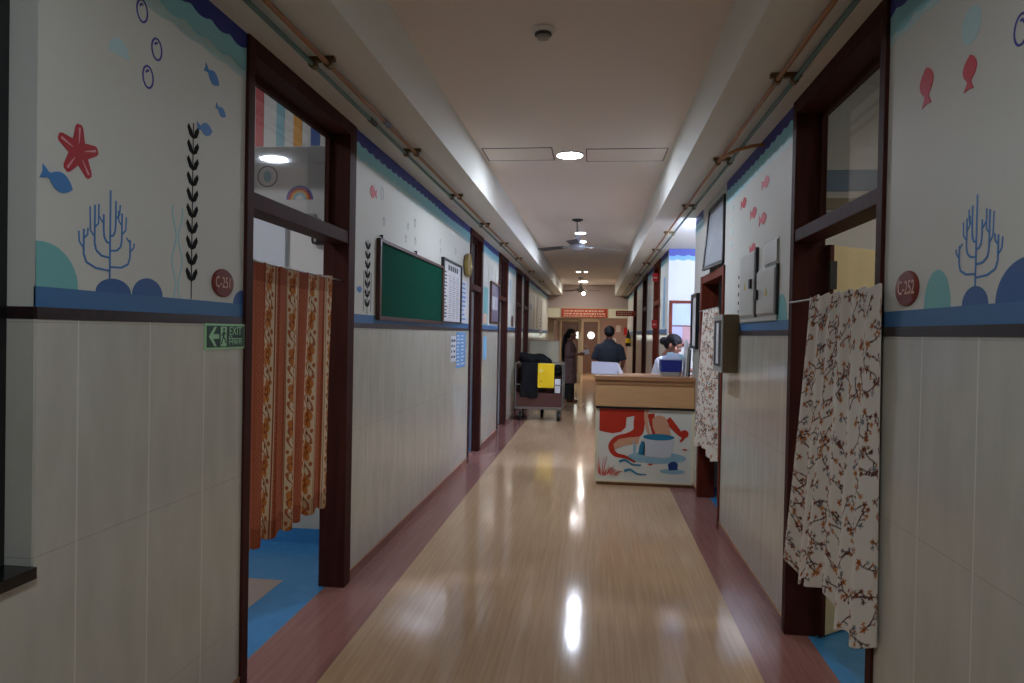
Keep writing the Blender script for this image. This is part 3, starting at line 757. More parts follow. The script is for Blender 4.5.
# decals on the room wall (plain rainbow and outline)
b = B(); 
for k, (r, mm) in enumerate(((.10, 'stripeB'), (.085, 'starred'), (.068, 'stripeY'), (.05, 'stripeT'), (.03, 'paper'))):
    B().prism([(-2.075+r*math.cos(PI*i/16), 2.41+r*math.sin(PI*i/16)) for i in range(17)], lambda p, q: (p, 4.601, q), lambda p, q: (p, 4.599-.0007*k, q)).obj('painted_rainbow', M[mm], rm)
b = B()
for i in range(24):
    a, c = 2*PI*i/24, 2*PI*(i+1)/24
    b.prism([(-2.315+.075*math.cos(a), 2.575+.075*math.sin(a)), (-2.315+.075*math.cos(c), 2.575+.075*math.sin(c)), (-2.315+.068*math.cos(c), 2.575+.068*math.sin(c)), (-2.315+.068*math.cos(a), 2.575+.068*math.sin(a))], lambda p, q: (p, 4.601, q), lambda p, q: (p, 4.598, q))
b.obj('painted_outline', M['darkgrey'], rm)
B().prism([(-2.315+.03*math.cos(2*PI*i/12), 2.575+.04*math.sin(2*PI*i/12)) for i in range(12)], lambda p, q: (p, 4.601, q), lambda p, q: (p, 4.598, q)).obj('painted_flower', M['stripeT'], rm)
tg = thing('wall_device', 'small black rounded device on the wall inside the left room', 'wall device', (-1.90, 4.6, 2.12))
B().box(-1.97, -1.83, 4.54, 4.6, 2.09, 2.17, .03).obj('case', M['black'], tg, smooth=True)
B().box(-1.94, -1.925, 4.535, 4.545, 2.105, 2.145).obj('indicator', M['grey'], tg)
ceiling_light(-3.0, 2.9, 3.3, .18, lamp_mat('added left room lamp', '#fbfaff', 17), 'large round lamp added out of view in the left room ceiling', 'unseen lamps added to the left room')  # unseen lamp added to light the left room

rr = struct(B().box(3.5, 3.6, 1.4, 5.2, 0, 3.3).box(XR+T, 3.6, 1.4, 1.5, 0, 3.3).box(XR+T, 3.6, 5.1, 5.2, 0, 3.3).obj('wall_room_right', M['whitepaint']))
struct(B().box(XR+T, 3.6, 1.5, 5.1, 3.3, 3.4).obj('ceiling_room', M['whitepaint']))
B().box(XR+T, 3.5, 5.09, 5.1, 2.55, 2.70).obj('painted_band', mat('dull blue band', '#6d8ba8', .5), rr)
B().box(XR+T, 3.5, 5.085, 5.1, 2.42, 2.50).obj('painted_band', mat('tan band', '#9b8f79', .5), rr)
b = B(); b.prism([(1.62+(.09 if i % 2 == 0 else .04)*math.cos(PI/2+PI*i/5), 2.32+(.09 if i % 2 == 0 else .04)*math.sin(PI/2+PI*i/5)) for i in range(10)], lambda p, q: (p, 5.101, q), lambda p, q: (p, 5.096, q)); b.obj('painted_star', mat('grey blue star', '#5f7d99', .5), rr)
ceiling_light(2.7, 2.9, 3.3, .15, lamp_mat('added right room lamp', '#fff6e6', 17), 'round lamp added out of view in the right room ceiling', 'unseen lamps added to the right room')  # added out of sight so the right room looks lit
# open door leaf of door 6
t = thing('door_leaf', 'cream laminate door standing open behind the near flowered curtain', 'door', (1.16, 3.56, 0))
dv = Vector((.80, .60, 0)); nv = Vector((-.6, .8, 0)); h0 = Vector((1.155, 3.565, 0))
def leafbox(b, s0, s1, z0, z1, t0, t1):
    vs = [b.bm.verts.new(h0+dv*s+nv*t_+Vector((0, 0, z))) for t_ in (t0, t1) for s, z in ((s0, z0), (s1, z0), (s1, z1), (s0, z1))]
    for f in ((0, 1, 2, 3), (7, 6, 5, 4), (0, 4, 5, 1), (1, 5, 6, 2), (2, 6, 7, 3), (3, 7, 4, 0)): b.bm.faces.new([vs[i] for i in f])
    return b
leafbox(B(), .02, .92, .01, 1.97, 0, .035).obj('panel', M['doorcream'], t)
leafbox(B(), 0, .03, .01, 1.97, -.004, .039).obj('edge_strip', M['wood'], t)
for z in (.3, 1.75): leafbox(B(), -.01, .045, z, z+.14, -.012, 0).obj('hinge', M['blackmetal'], t)
# shared back rooms further along, closed in
struct(B().box(-4.1, -4, 4.7, Y1, 0, 2.9).box(-4, XL-T, Y1-.1, Y1, 0, 2.9).box(-4, XL-T, 6.2, 6.3, 0, 2.9).obj('wall_back_left', M['whitepaint']))
struct(B().box(-4.1, XL-T, 4.7, Y1, 2.9, 3.0).obj('ceiling_back_left', M['whitepaint']))
struct(B().box(4.0, 4.1, 9.7, Y1, 0, 2.9).box(XR+T, 4, Y1-.1, Y1, 0, 2.9).box(XR+T, 4.1, 5.2, 5.3, 0, 2.9).obj('wall_back_right', M['whitepaint']))
struct(B().box(XR+T+.02, 4.1, 9.7, Y1, 2.9, 3.0).box(XR+T+.02, 4.1, 5.2, 7.0, 2.9, 3.0).obj('ceiling_back_right', M['whitepaint']))
LB = lamp_mat('added back room lamp', '#eef2ff', 24)  # for unseen lamps added to brighten the door openings
ceiling_light(-2.7, 8.4, 2.9, .15, LB, 'unseen round lamp added in the room behind the second left door', 'unseen lamps added to the side rooms')
ceiling_light(-2.7, 13.2, 2.9, .15, LB, 'unseen round lamp added in the room behind the fourth left door', 'unseen lamps added to the side rooms')

# ---------------------------------------------------------------- pipes
def pipes(side):
    S = LW if side == 'left' else RW; z = ZS-.032
    xo, xg = (-1.185, -1.255) if side == 'left' else (.80, .875)
    for nm, x, m_, col in (('overhead_pipe', xo, 'pipeo', 'orange'), ('overhead_pipe', xg, 'pipeg', 'grey green')):
        b = B().cyl((x, Y0, z), (x, Y1, z), .0105, n=14)
        tag(b.obj(nm, M[m_], smooth=True), '%s painted pipe running under the %s soffit' % (col, side), 'pipe', 'painted overhead pipes')
    names = ['first', 'second', 'third', 'fourth', 'fifth', 'sixth', 'seventh', 'eighth']
    for i, y in enumerate((2.9, 4.4, 5.85, 7.4, 9.0, 10.8, 13, 15.5) if side == 'left' else (3.23, 4.72, 6.37, 8.0, 9.6, 11.4, 13.5, 16)):
        a, c = min(xo, xg), max(xo, xg)
        t = thing('pipe_clamp', '%s brass clamp counted from the camera on the %s pipes' % (names[i], side), 'pipe clamp', ((a+c)/2, y, z), 'clamps of the %s pipes' % side)
        B().box(a-.03, c+.03, y-.014, y+.014, z+.012, ZS).obj('bracket', M['brass'], t)
        B().cyl((xo, y-.016, z), (xo, y+.016, z), .0185, n=16).obj('saddle', M['brass'], t, smooth=True)
        B().cyl((xg, y-.016, z), (xg, y+.016, z), .0185, n=16).obj('saddle', M['brass'], t, smooth=True)
pipes('left'); pipes('right')
tag(B().tube([(.80, 4.55, ZS-.05), (.815, 4.40, ZS-.055), (.86, 4.32, ZS-.05), (.93, 4.29, ZS-.04), (XR-.005, 4.28, ZS-.035)], .011).obj('branch_pipe', M['pipeo'], smooth=True), 'bent orange brown branch pipe turning to the right wall', 'pipe')
tag(B().cyl((-1.255, 3.66, ZS-.032), (-1.255, 3.76, ZS-.032), .0145).obj('pipe_sleeve', M['darkgrey'], smooth=True), 'dark sleeve on the grey green left pipe above the door', 'pipe sleeve')
tag(B().cyl((-1.185, 3.70, ZS-.032), (-1.185, 3.80, ZS-.032), .0145).obj('pipe_sleeve', mat('grey blue sleeve', '#4f5570', .4), smooth=True), 'grey blue sleeve on the orange left pipe above the door', 'pipe sleeve')

# ---------------------------------------------------------------- curtains
def curtain_mesh(name, pos, colfn, nu, nv, m, parent):
    """pos(u,v)->xyz, u across, v 0 top .. 1 bottom ; colfn(U,V arrays)->rgb array"""
    verts = [pos(i/nu, j/nv) for j in range(nv+1) for i in range(nu+1)]
    faces = [(j*(nu+1)+i, j*(nu+1)+i+1, (j+1)*(nu+1)+i+1, (j+1)*(nu+1)+i) for j in range(nv) for i in range(nu)]
    me = bpy.data.meshes.new(name); me.from_pydata(verts, [], faces)
    V, U = np.meshgrid(np.linspace(0, 1, nv+1), np.linspace(0, 1, nu+1), indexing='ij')
    c = colfn(U, V).reshape(-1, 3)
    at = me.color_attributes.new('Print', 'FLOAT_COLOR', 'POINT')
    at.data.foreach_set('color', np.concatenate([c, np.ones((len(c), 1))], 1).astype(np.float32).ravel())
    o = link(name, me, m, parent)
    me.polygons.foreach_set('use_smooth', [True]*len(me.polygons))
    s = o.modifiers.new('thick', 'SOLIDIFY'); s.thickness = .0015
    return o
L3 = lambda h: np.array(lin(h)[:3])
def orange_print(U, V):
    W, H = 1.35, 1.25
    x = U*W; z = V*H
    c = np.empty(U.shape+(3,)); rn = np.random.RandomState(2).rand(*U.shape)
    base = L3('#b0664a'); c[:] = base
    # woven speckle in the orange panels
    sp = ((np.sin(x*260)*np.sin(z*260)) > .25); c[sp] = L3('#a1532f')
    per = .325
    p = (x+.0725) % per
    band = p < .17
    edge = ((p < .014) | ((p > .156) & (p < .17))) & band
    line2 = ((p > .182) & (p < .190)) | ((p > .305) & (p < .313))
    c[band] = L3('#d8c4a4')
    # motif inside the cream band
    q = p-.085; cell = .17; k = np.floor(z/cell); r = z-k*cell-cell/2
    th = np.arctan2(r+.012, q); rad = np.hypot(q, (r+.012)*.95)
    fl_ = rad < (.036+.020*np.abs(np.cos(2.5*th+.785)))
    vine = np.abs(q-.046*np.sin(2*PI*z/cell+1.2)) < .007
    vine2 = np.abs(q+.048*np.sin(2*PI*z/cell+2.6)) < .006
    c[band & vine] = L3('#9c5633'); c[band & vine2] = L3('#9c5633')
    dots = (np.hypot(np.abs(q)-.05, r-.05) < .012) | (np.hypot(np.abs(q)-.05, r+.06) < .011)
    c[band & dots] = L3('#a9602f')
    c[band & fl_] = L3('#c07636')
    petal = (rad < (.036+.020*np.abs(np.cos(2.5*th+.785)))) & (rad > .018) & (np.abs(np.cos(2.5*th+.785)) < .22)
    c[band & petal] = L3('#7f3b1d')
    inner = rad < (.018+.008*np.abs(np.cos(2.5*th)))
    c[band & inner] = L3('#8c3f1d')
    c[band & (rad < .009)] = L3('#d09a4e')
    dia = (np.abs(q)+np.abs(r-.066)) < .017
    c[band & dia] = L3('#7f3b1d')
    c[edge] = L3('#dccaa8'); c[edge & (p > .006) & (p < .164)] = L3('#8c3f1d')
    c[line2] = L3('#8a3d20')
    hem = (V < .07) | (V > .93)
    c[hem] = c[hem]*np.array([.72, .62, .55])
    return c*(.94+.12*rn[..., None])
def floral_print(seed, W, H, dens=150):
    def f(U, V):
        c = np.empty(U.shape+(3,)); c[:] = L3('#dad5cb')
        x = U*W; z = V*H; rn = np.random.RandomState(seed)
        def seg(a, b_, w, col):
            d = b_-a; L2 = (d**2).sum()+1e-9
            t_ = np.clip(((x-a[0])*d[0]+(z-a[1])*d[1])/L2, 0, 1)
            m_ = np.hypot(x-a[0]-t_*d[0], z-a[1]-t_*d[1]) < w; c[m_] = col
        def blob(p, r, col, k=5):
            th = np.arctan2(z-p[1], x-p[0]); m_ = np.hypot(x-p[0], z-p[1]) < r*(.72+.28*np.cos(k*th+p[0]*50)); c[m_] = col
        cols = [L3('#a8622f'), L3('#7d4327'), L3('#b9763f'), L3('#6f7277'), L3('#54362c'), L3('#8b8b8c')]
        gx, gz = int(round(W/.072)), int(round(H/.078))
        for i in range(gx):
            for j in range(gz):
                p = np.array([(i+.5+rn.uniform(-.35, .35))*W/gx, (j+.5+rn.uniform(-.35, .35))*H/gz])
                a = rn.uniform(.6, 2.5)*(1 if rn.rand() < .5 else -1)
                q = p
                for s_ in range(4):
                    n_ = q+.024*np.array([math.sin(a), math.cos(a)]); seg(q, n_, .0030, L3('#5b4038'))
                    if rn.rand() < .75:
                        sd = a+rn.choice([-1, 1])*1.0; e = q+.022*np.array([math.sin(sd), math.cos(sd)]); seg(q, e, .0026, L3('#5b4038'))
                        blob(e, rn.uniform(.008, .012), cols[rn.randint(6)])
                    a += rn.uniform(-.5, .5); q = n_
                blob(p, rn.uniform(.012, .017), cols[rn.randint(3)], 5); blob(p, .005, L3('#4b2a20'))
                blob(q, rn.uniform(.009, .013), cols[rn.randint(4)], 5)
        return c
    return f
vc = vcol_mat('printed cloth')
t = thing('door_curtain', 'orange patterned half curtain hanging in the near left doorway', 'curtain', (XL-.02, 3.2, .54), 'half curtains in the doorways')
def pos1(u, v):
    y = 2.695+.975*u-(.06*u)*v
    a = .010*math.sin(2*PI*6.5*u+.7*math.sin(3*v))*(.5+.5*v)+.012*math.sin(2*PI*2.3*u+1)*v
    z = 1.80-(1.26+.012*math.sin(2*PI*6.5*u+1))*v - .012*math.sin(PI*u)*(1-v)
    return (XL-.028+a, y+.008*math.sin(2*PI*13*u), z)
curtain_mesh('cloth', pos1, orange_print, 300, 340, vc, t)
B().cyl((XL-.028, 2.70, 1.79), (XL-.028, 3.81, 1.785), .005).obj('curtain_rod', M['steel'], t, smooth=True)
t = thing('door_curtain', 'cream flowered half curtain hanging in the near right doorway', 'curtain', (XR-.03, 2.9, .42), 'half curtains in the doorways')
def pos2(u, v):
    ya = 2.46; yb = 3.24+.25*v**1.3
    y = ya+(yb-ya)*u
    a = .014*math.sin(2*PI*6*u+1.2*v)*(.45+.75*v)+.014*math.sin(2*PI*2.4*u+2)*v
    bot = .425+.035*math.sin(2*PI*1.7*u+2.4)-.02*math.sin(2*PI*4*u)
    z = 1.69+.006*math.sin(2*PI*6*u)-(1.69-bot)*v
    return (XR-.032+a-.015*v, y, z)
curtain_mesh('cloth', pos2, floral_print(5, 1.15, 1.27), 300, 330, vc, t)
B().cyl((XR-.02, 2.53, 1.68), (XR-.02, 3.60, 1.68), .005).obj('curtain_rod', M['steel'], t, smooth=True)
t = thing('door_curtain', 'flowered half curtain in the doorway beside the reception desk', 'curtain', (XR-.03, 5.9, .5), 'half curtains in the doorways')
def pos3(u, v):
    ya = 5.53; yb = 6.30+.22*v
    y = ya+(yb-ya)*u
    a = .02*math.sin(2*PI*5*u+v)*(.4+.6*v)
    return (XR-.03+a-.02*v*u, y, 1.74-(1.22+.03*math.sin(2*PI*1.3*u))*v)
curtain_mesh('cloth', pos3, floral_print(9, 1.1, 1.22), 160, 180, vc, t)
B().cyl((XR-.03, 5.52, 1.735), (XR-.03, 6.53, 1.735), .005).obj('curtain_rod', M['steel'], t, smooth=True)

# ---------------------------------------------------------------- reception desk
t = thing('reception_desk', 'light wood reception desk with a painted sea panel on its front', 'desk', (.54, 7.1, 0))
yd = 6.88
B().box(.045, 1.0, yd+.012, 7.4, 0.035, 1.04).obj('body', M['deskwhite'], t)
B().box(.05, 1.0, yd+.03, 7.38, 0, .04).obj('plinth', M['deskdark'], t)
B().box(.015, 1.0, yd-.03, 7.46, 1.05, 1.092, .004).obj('counter_top', M['deskdark'], t)
B().box(.02, 1.0, yd-.02, yd+.02, 1.008, 1.05, .002).obj('counter_edge', M['deskdark'], t)
B().box(.03, .985, yd-.014, yd+.02, .79, 1.008, .002).obj('front_board', M['desk'], t)
B().box(.985, 1.0, yd-.014, yd+.02, .79, 1.008).obj('end_board', M['deskdark'], t)
B().box(.03, 1.0, yd-.016, yd+.02, .768, .79).obj('black_line', M['black'], t)  # black line below the front board
pn = B().box(.06, .975, yd, yd+.014, .055, .768).obj('mural_panel', M['deskwhite'], t)
B().box(.03, .06, yd-.005, yd+.014, .035, .768).box(.975, 1.0, yd-.005, yd+.014, .035, .768).box(.06, .975, yd-.005, yd+.014, .035, .055).obj('panel_frame', M['cream'], t)
# desk mural: (px 597..697 , py 411..483) -> (x, z)
def DM(px, py): return (.06+(px-100)/(792-100)*.915, .768-(py-100)/(640-100)*.713)
def dput(pts, m_, k, nm):
    b = B(); b.prism([DM(*p) for p in pts], lambda p, q: (p, yd+.002, q), lambda p, q: (p, yd-.0008*k, q)); return b.obj(nm, M[m_], pn)
def dband(cen, w0, w1, m_, k, nm):
    b = B(); n = len(cen)-1
    # smooth the polyline
    P = [Vector(c) for c in cen]; Q = []
    for i in range(n):
        p0, p1, p2, p3 = P[max(i-1, 0)], P[i], P[i+1], P[min(i+2, n)]
        for s in range(6):
            u = s/6; Q.append(.5*((2*p1)+(-p0+p2)*u+(2*p0-5*p1+4*p2-p3)*u*u+(-p0+3*p1-3*p2+p3)*u**3))
    Q.append(P[-1]); N = len(Q)-1
    for i in range(N):
        a, c = Q[i], Q[i+1]; 
        d0 = (Q[min(i+1, N)]-Q[max(i-1, 0)]).normalized(); d1 = (Q[min(i+2, N)]-Q[i]).normalized()
        wa = w0+(w1-w0)*i/N; wb = w0+(w1-w0)*(i+1)/N
        n0 = Vector((-d0.y, d0.x))*wa/2; n1 = Vector((-d1.y, d1.x))*wb/2
        b.prism([DM(*(a+n0)), DM(*(c+n1)), DM(*(c-n1)), DM(*(a-n0))], lambda p, q: (p, yd+.002, q), lambda p, q: (p, yd-.0008*k, q))
    b.obj(nm, M[m_], pn)
# plain red and peach ribbons of weed, a bucket on a puddle, waves and coral
dput([(108, 102)]+[(480, 102), (430, 135), (370, 150), (310, 165)]+[(305, 240), (270, 275), (210, 288), (150, 280), (108, 270)], 'muralred', 1, 'painted_red_weed')
dband([(420, 110), (405, 200), (395, 270), (330, 310), (240, 335), (200, 390), (230, 445), (310, 465), (380, 500)], 95, 14, 'muralred', 2, 'painted_red_weed')
dband([(455, 105), (455, 180), (470, 260), (490, 290)], 30, 18, 'muralpeach', 4, 'painted_peach_weed')
dband([(490, 130), (500, 200), (520, 290)], 55, 30, 'muralred', 3, 'painted_red_weed')
dput([(500, 170), (540, 140), (590, 150), (620, 200), (640, 290), (530, 290), (505, 230)], 'muralpeach', 4, 'painted_peach_weed')
dput([(255, 330), (330, 315), (410, 305), (400, 360), (300, 375), (225, 410), (215, 370)], 'muralpeach', 3, 'painted_peach_weed')
dband([(610, 170), (660, 225), (700, 270), (730, 300), (708, 335)], 60, 14, 'muralred', 3, 'painted_red_weed')
dput(circ(738, 275, 30, 30), 'muralred', 5, 'painted_red_weed')
dput(circ(540, 460, 215, 45, 40), 'puddle', 2, 'painted_puddle')
dput(circ(655, 560, 92, 20, 30), 'puddle', 2, 'painted_puddle')
dput([(440, 310), (665, 325), (640, 450), (600, 460), (460, 455), (440, 440)], 'bucketpale', 5, 'painted_bucket')
dput(circ(550, 305, 115, 24, 30), 'bucketblue', 6, 'painted_bucket_rim')
dput([(425, 335), (450, 350), (450, 445), (400, 435), (408, 380)], 'bucketblue', 5, 'painted_bucket_band')
dput([(362, 330), (385, 380), (385, 440), (362, 440)], 'puddle', 4, 'painted_drip')
dput([(620, 510), (640, 490), (670, 482), (694, 500), (692, 545), (630, 552)], 'navy', 4, 'painted_pebble')
for z in (500, 570):
    x = 260 if z == 500 else 300
    dband([(x, z), (x+45, z-12), (x+100, z+18), (x+165, z+20)], 20, 8, 'bucketblue', 4, 'painted_wave')
for p in ((720, 392), (470, 512)): dput([(p[0], p[1]), (p[0]+22, p[1]-7), (p[0]+46, p[1]), (p[0]+22, p[1]+8)], 'muralred', 4, 'painted_leaf')
rnd = random.Random(11)
for i in range(22):
    bx = 112+i*6.2; by = 612-rnd.uniform(0, 25); a = -.25+1.2*(i/21)+rnd.uniform(-.15, .15); L = (170 if i < 6 else 95)*rnd.uniform(.55, 1)*(1-.35*i/21)
    dband([(bx, by), (bx+L*.5*math.sin(a)-4, by-L*.5*math.cos(a)), (bx+L*math.sin(a), by-L*math.cos(a))], 8, 2, 'coral' if i % 3 else 'muralpeach', 3+i % 3, 'painted_coral_branch')

# things on the desk
t = thing('file_tray', 'dark blue plastic tray on the right of the reception counter', 'tray', (.787, 7.17, 1.092))
B().loft([(.787, 7.17, 1.093, .1, .10), (.787, 7.17, 1.135, .104, .105)], 4*8, 6).obj('grey_base', M['grey'], t)
B().loft([(.787, 7.17, 1.135, .106, .105), (.787, 7.17, 1.262, .112, .11)], 32, 8).obj('bin', M['trayblue'], t)
B().box(.672, .902, 7.058, 7.282, 1.255, 1.268, .004).obj('lip', mat('pale grey lip', '#8f97a8', .4), t)
for i, (dx, dz, rot) in enumerate(((-.02, .03, .25), (.03, .05, -.05), (.06, .04, -.3))):
    pt = []
    o = B(); cx, cz = .787+dx*.8, 1.268
    R2 = Matrix.Rotation(rot, 2)
    q = [R2 @ Vector(v) for v in ((-.10, -.06), (.10, -.06), (.10, dz), (-.06, dz+.015))]
    ys = 7.14+i*.025
    o.prism([(v.x+cx, max(v.y, -.01)+cz) for v in q], lambda p, r_: (p, ys-(r_-cz)*.3, r_), lambda p, r_: (p, ys-(r_-cz)*.3+.002, r_))
    tag(o.obj('paper_sheet', mat('paper tint %d' % i, ['#d5dbe8', '#b4dfe0', '#dfe3ea'][i], .6)), ['white paper leaning left in the blue tray', 'pale aqua paper in the middle of the blue tray', 'white paper leaning right in the blue tray'][i], 'paper', 'papers in the blue tray')
def lean_file(x, y, h, w, th, lean, m_, label, yaw=0):
    t = thing('file_folder', label, 'file', (x, y, 1.092), 'files leaning on the pier')
    Mx = Matrix.Translation((x, y, 1.092)) @ Matrix.Rotation(yaw, 4, 'Z') @ Matrix.Rotation(lean, 4, 'Y')
    b = B().box(-th/2, th/2, -w/2, w/2, 0, h, .002)
    for v in b.bm.verts: v.co = Mx @ v.co
    b.obj('cover', m_, t)
    b = B().box(-th/2+.004, th/2-.004, -w/2+.004, w/2+.003, .006, h-.006)
    for v in b.bm.verts: v.co = Mx @ v.co
    b.obj('pages', M['paper'], t)
lean_file(.925, 7.18, .37, .2, .016, .05, M['paper'], 'tall white file leaning outermost against the pier')
lean_file(.948, 7.19, .33, .2, .014, .045, M['grey'], 'grey file leaning between white file and dark clip file')
lean_file(.97, 7.2, .28, .2, .012, .03, M['darkgrey'], 'dark clip file standing flat against the pier')
# paper stack leaning in a clear holder on the left end
t = thing('paper_holder', 'clear holder with white papers on the left end of the counter', 'paper holder', (.13, 7.2, 1.092))
B().box(-.005, .25, 7.10, 7.33, 1.092, 1.1, .002).obj('base', M['grey'], t)
b = B(); b.prism([(-.02, 1.1), (.27, 1.1), (.245, 1.215), (-.02, 1.222)], lambda p, q: (p, 7.14+(q-1.1)*.25, q), lambda p, q: (p, 7.146+(q-1.1)*.25, q)); b.obj('front_sheet', mat('pale lavender paper', '#c3c6da', .5), t)
b = B(); b.prism([(.0, 1.1), (.31, 1.1), (.26, 1.205), (.02, 1.21)], lambda p, q: (p, 7.18+(q-1.1)*.3, q), lambda p, q: (p, 7.19+(q-1.1)*.3, q)); b.obj('rear_sheet', M['paper'], t)
B().box(.25, .255, 7.12, 7.3, 1.1, 1.14).obj('side_panel', M['grey'], t)

# ---------------------------------------------------------------- trolley
TX0, TX1, TY0, TY1 = -1.33, -.52, 11.7, 12.3
t = thing('linen_trolley', 'steel framed trolley with red brown side panels parked by the left wall', 'trolley', (-.93, 12.0, 0))
for x, y in ((TX0, TY0), (TX1, TY0), (TX0, TY1), (TX1, TY1)):
    B().cyl((x, y, .2), (x, y, .99), .013).obj('post', M['steel'], t, smooth=True)
for z, nm in ((.985, 'top_rail'), (.62, 'middle_rail')):
    B().tube([(TX0, TY0, z), (TX1, TY0, z), (TX1, TY1, z), (TX0, TY1, z), (TX0, TY0, z)], .011).obj(nm, M['steel'], t, smooth=True)
B().box(TX0-.01, TX1+.01, TY0-.01, TY1+.01, .2, .24, .004).obj('deck', M['steel'], t)
B().box(TX0+.015, TX1-.015, TY0+.004, TY0+.016, .24, .48).obj('front_panel', M['redbrown'], t)
B().box(TX0+.015, TX1-.015, TY1-.016, TY1-.004, .24, .9).obj('rear_panel', M['redbrown'], t)
B().box(TX1-.012, TX1-.002, TY0+.02, TY1-.02, .24, .95).obj('side_panel', M['redbrown'], t)
B().box(TX0+.002, TX0+.012, TY0+.02, TY1-.02, .24, .95).obj('side_panel', M['redbrown'], t)
for x, y in ((TX0+.08, TY0+.05), (TX1-.07, TY0+.05), (-.9, TY1-.1), (TX0+.08, TY1-.05), (TX1-.07, TY1-.05)):
    c = B().box(x-.035, x-.025, y-.03, y+.03, .07, .2).box(x+.025, x+.035, y-.03, y+.03, .07, .2).box(x-.035, x+.035, y-.03, y+.03, .185, .2).obj('caster_fork', M['steel'], t)
    B().cyl((x-.02, y, .075), (x+.02, y, .075), .073, n=24).obj('wheel', M['rubber'], c, smooth=True)
def lumpy(name, pts, m_, label, cat, vox=.02, disp=.02, seed=0, parent=None):
    b = B()
    for c, r in pts: b.ell(c, r)
    me = bpy.data.meshes.new(name); b.bm.to_mesh(me); b.bm.free()
    o = bpy.data.objects.new(name, me); COL.objects.link(o)
    r = o.modifiers.new('r', 'REMESH'); r.mode = 'VOXEL'; r.voxel_size = vox
    tx = bpy.data.textures.new('lumps', 'CLOUDS'); tx.noise_scale = .12
    d = o.modifiers.new('d', 'DISPLACE'); d.texture = tx; d.strength = disp; d.mid_level = .5
    dg = bpy.context.evaluated_depsgraph_get(); dg.update()
    me2 = bpy.data.meshes.new_from_object(o.evaluated_get(dg)); bpy.data.objects.remove(o)
    return link(name, me2, m_, parent, smooth=60)
# cloth hung over the front and black bags heaped on top
def drape(x0, x1, z0, z1, y, name, m_, label, cat, fold=.012):
    nu, nv = 40, 40; V = []
    for j in range(nv+1):
        v = j/nv
        for i in range(nu+1):
            u = i/nu; z = z1-(z1-z0)*v
            V.append((x0+(x1-x0)*u+.01*math.sin(5*v+u*3), y-.014-fold*(1+math.sin(u*9+v*2)*.5+math.sin(v*5)*.4)*min(1, v*3), z+.012*math.sin(u*7)*v))
    F = [(j*(nu+1)+i, j*(nu+1)+i+1, (j+1)*(nu+1)+i+1, (j+1)*(nu+1)+i) for j in range(nv) for i in range(nu)]
    # fold back over the rail
    base = len(V)
    for i in range(nu+1):
        u = i/nu; V.append((x0+(x1-x0)*u, y+.07, z1-.03))
    F += [(i, i+1, base+i+1, base+i) for i in range(nu)]
    me = bpy.data.meshes.new(name); me.from_pydata(V, [], F)
    o = link(name, me, m_, None, smooth=60); s = o.modifiers.new('s', 'SOLIDIFY'); s.thickness = .004
    return tag(o, label, cat)
drape(-1.235, -.95, .40, 1.005, TY0-.005, 'black_cloth', M['blackbag'], 'black cloth bag hanging over the front of the trolley', 'bag')
tag(lumpy('black_bag', [((-1.12, 12.02, 1.03), (.17, .19, .12)), ((-.95, 12.04, 1.04), (.16, .19, .11)), ((-1.23, 12.0, 1.08), (.09, .15, .10)), ((-.82, 12.0, 1.0), (.1, .16, .09)), ((-1.0, 12.04, .9), (.29, .19, .12))], M['blackbag'], '', ''), 'crumpled black bag heaped on top of the trolley', 'bag')
o = B().box(-.945, -.665, TY0-.032, TY0-.018, .575, .992, .004)
y_ = thing('yellow_folder', 'bright yellow plastic sheet hung on the front of the trolley', 'folder', (-.8, TY0-.03, .575))
o.obj('sheet', M['yellow'], y_)
B().box(-.92, -.86, TY0-.036, TY0-.031, .845, .885).obj('label_patch', mat('pale patch', '#e3d78a', .5), y_)
B().box(-.895, -.878, TY0-.036, TY0-.031, .675, .692).obj('dark_mark', M['darkgrey'], y_)
B().cyl((-.905, TY0-.025, .985), (-.905, TY0+.012, 1.0), .006).cyl((-.70, TY0-.025, .985), (-.70, TY0+.012, 1.0), .006).obj('hook', M['steel'], y_)
for a in ((-.655, -.56, .60, .72, 'white', 'white carton tucked behind the yellow sheet on the trolley', 'white_carton'),):
    tag(B().box(a[0], a[1], TY0+.02, TY0+.18, .485, a[3], .004).obj(a[6], M['paper']), a[5], 'carton')
tag(lumpy('dark_bundle', [((-.62, 11.97, .90), (.07, .14, .07)), ((-.62, 11.98, .83), (.075, .15, .07))], M['blackbag'], '', '', .015, .015), 'dark cloth bundle at the right end of the trolley', 'bundle')

# cream partition behind the trolley
t = thing('cream_screen', 'cream half-height screen standing against the left wall behind the trolley', 'screen', (-1.1, 15.1, 0))
B().box(XL+.015, -.77, 15.08, 15.12, .12, 1.34, .004).obj('panel', M['cream'], t)
B().box(XL+.012, -.75, 15.07, 15.13, 1.335, 1.36).box(-.77, -.75, 15.07, 15.13, .1, 1.34).box(XL+.012, XL+.03, 15.07, 15.13, .1, 1.34).obj('frame', M['creamframe'], t)
for x in (-1.40, -.765): B().box(x-.015, x+.015, 14.95, 15.25, 0, .025).box(x-.012, x+.012, 15.08, 15.12, .02, .13).obj('foot', M['steel'], t)

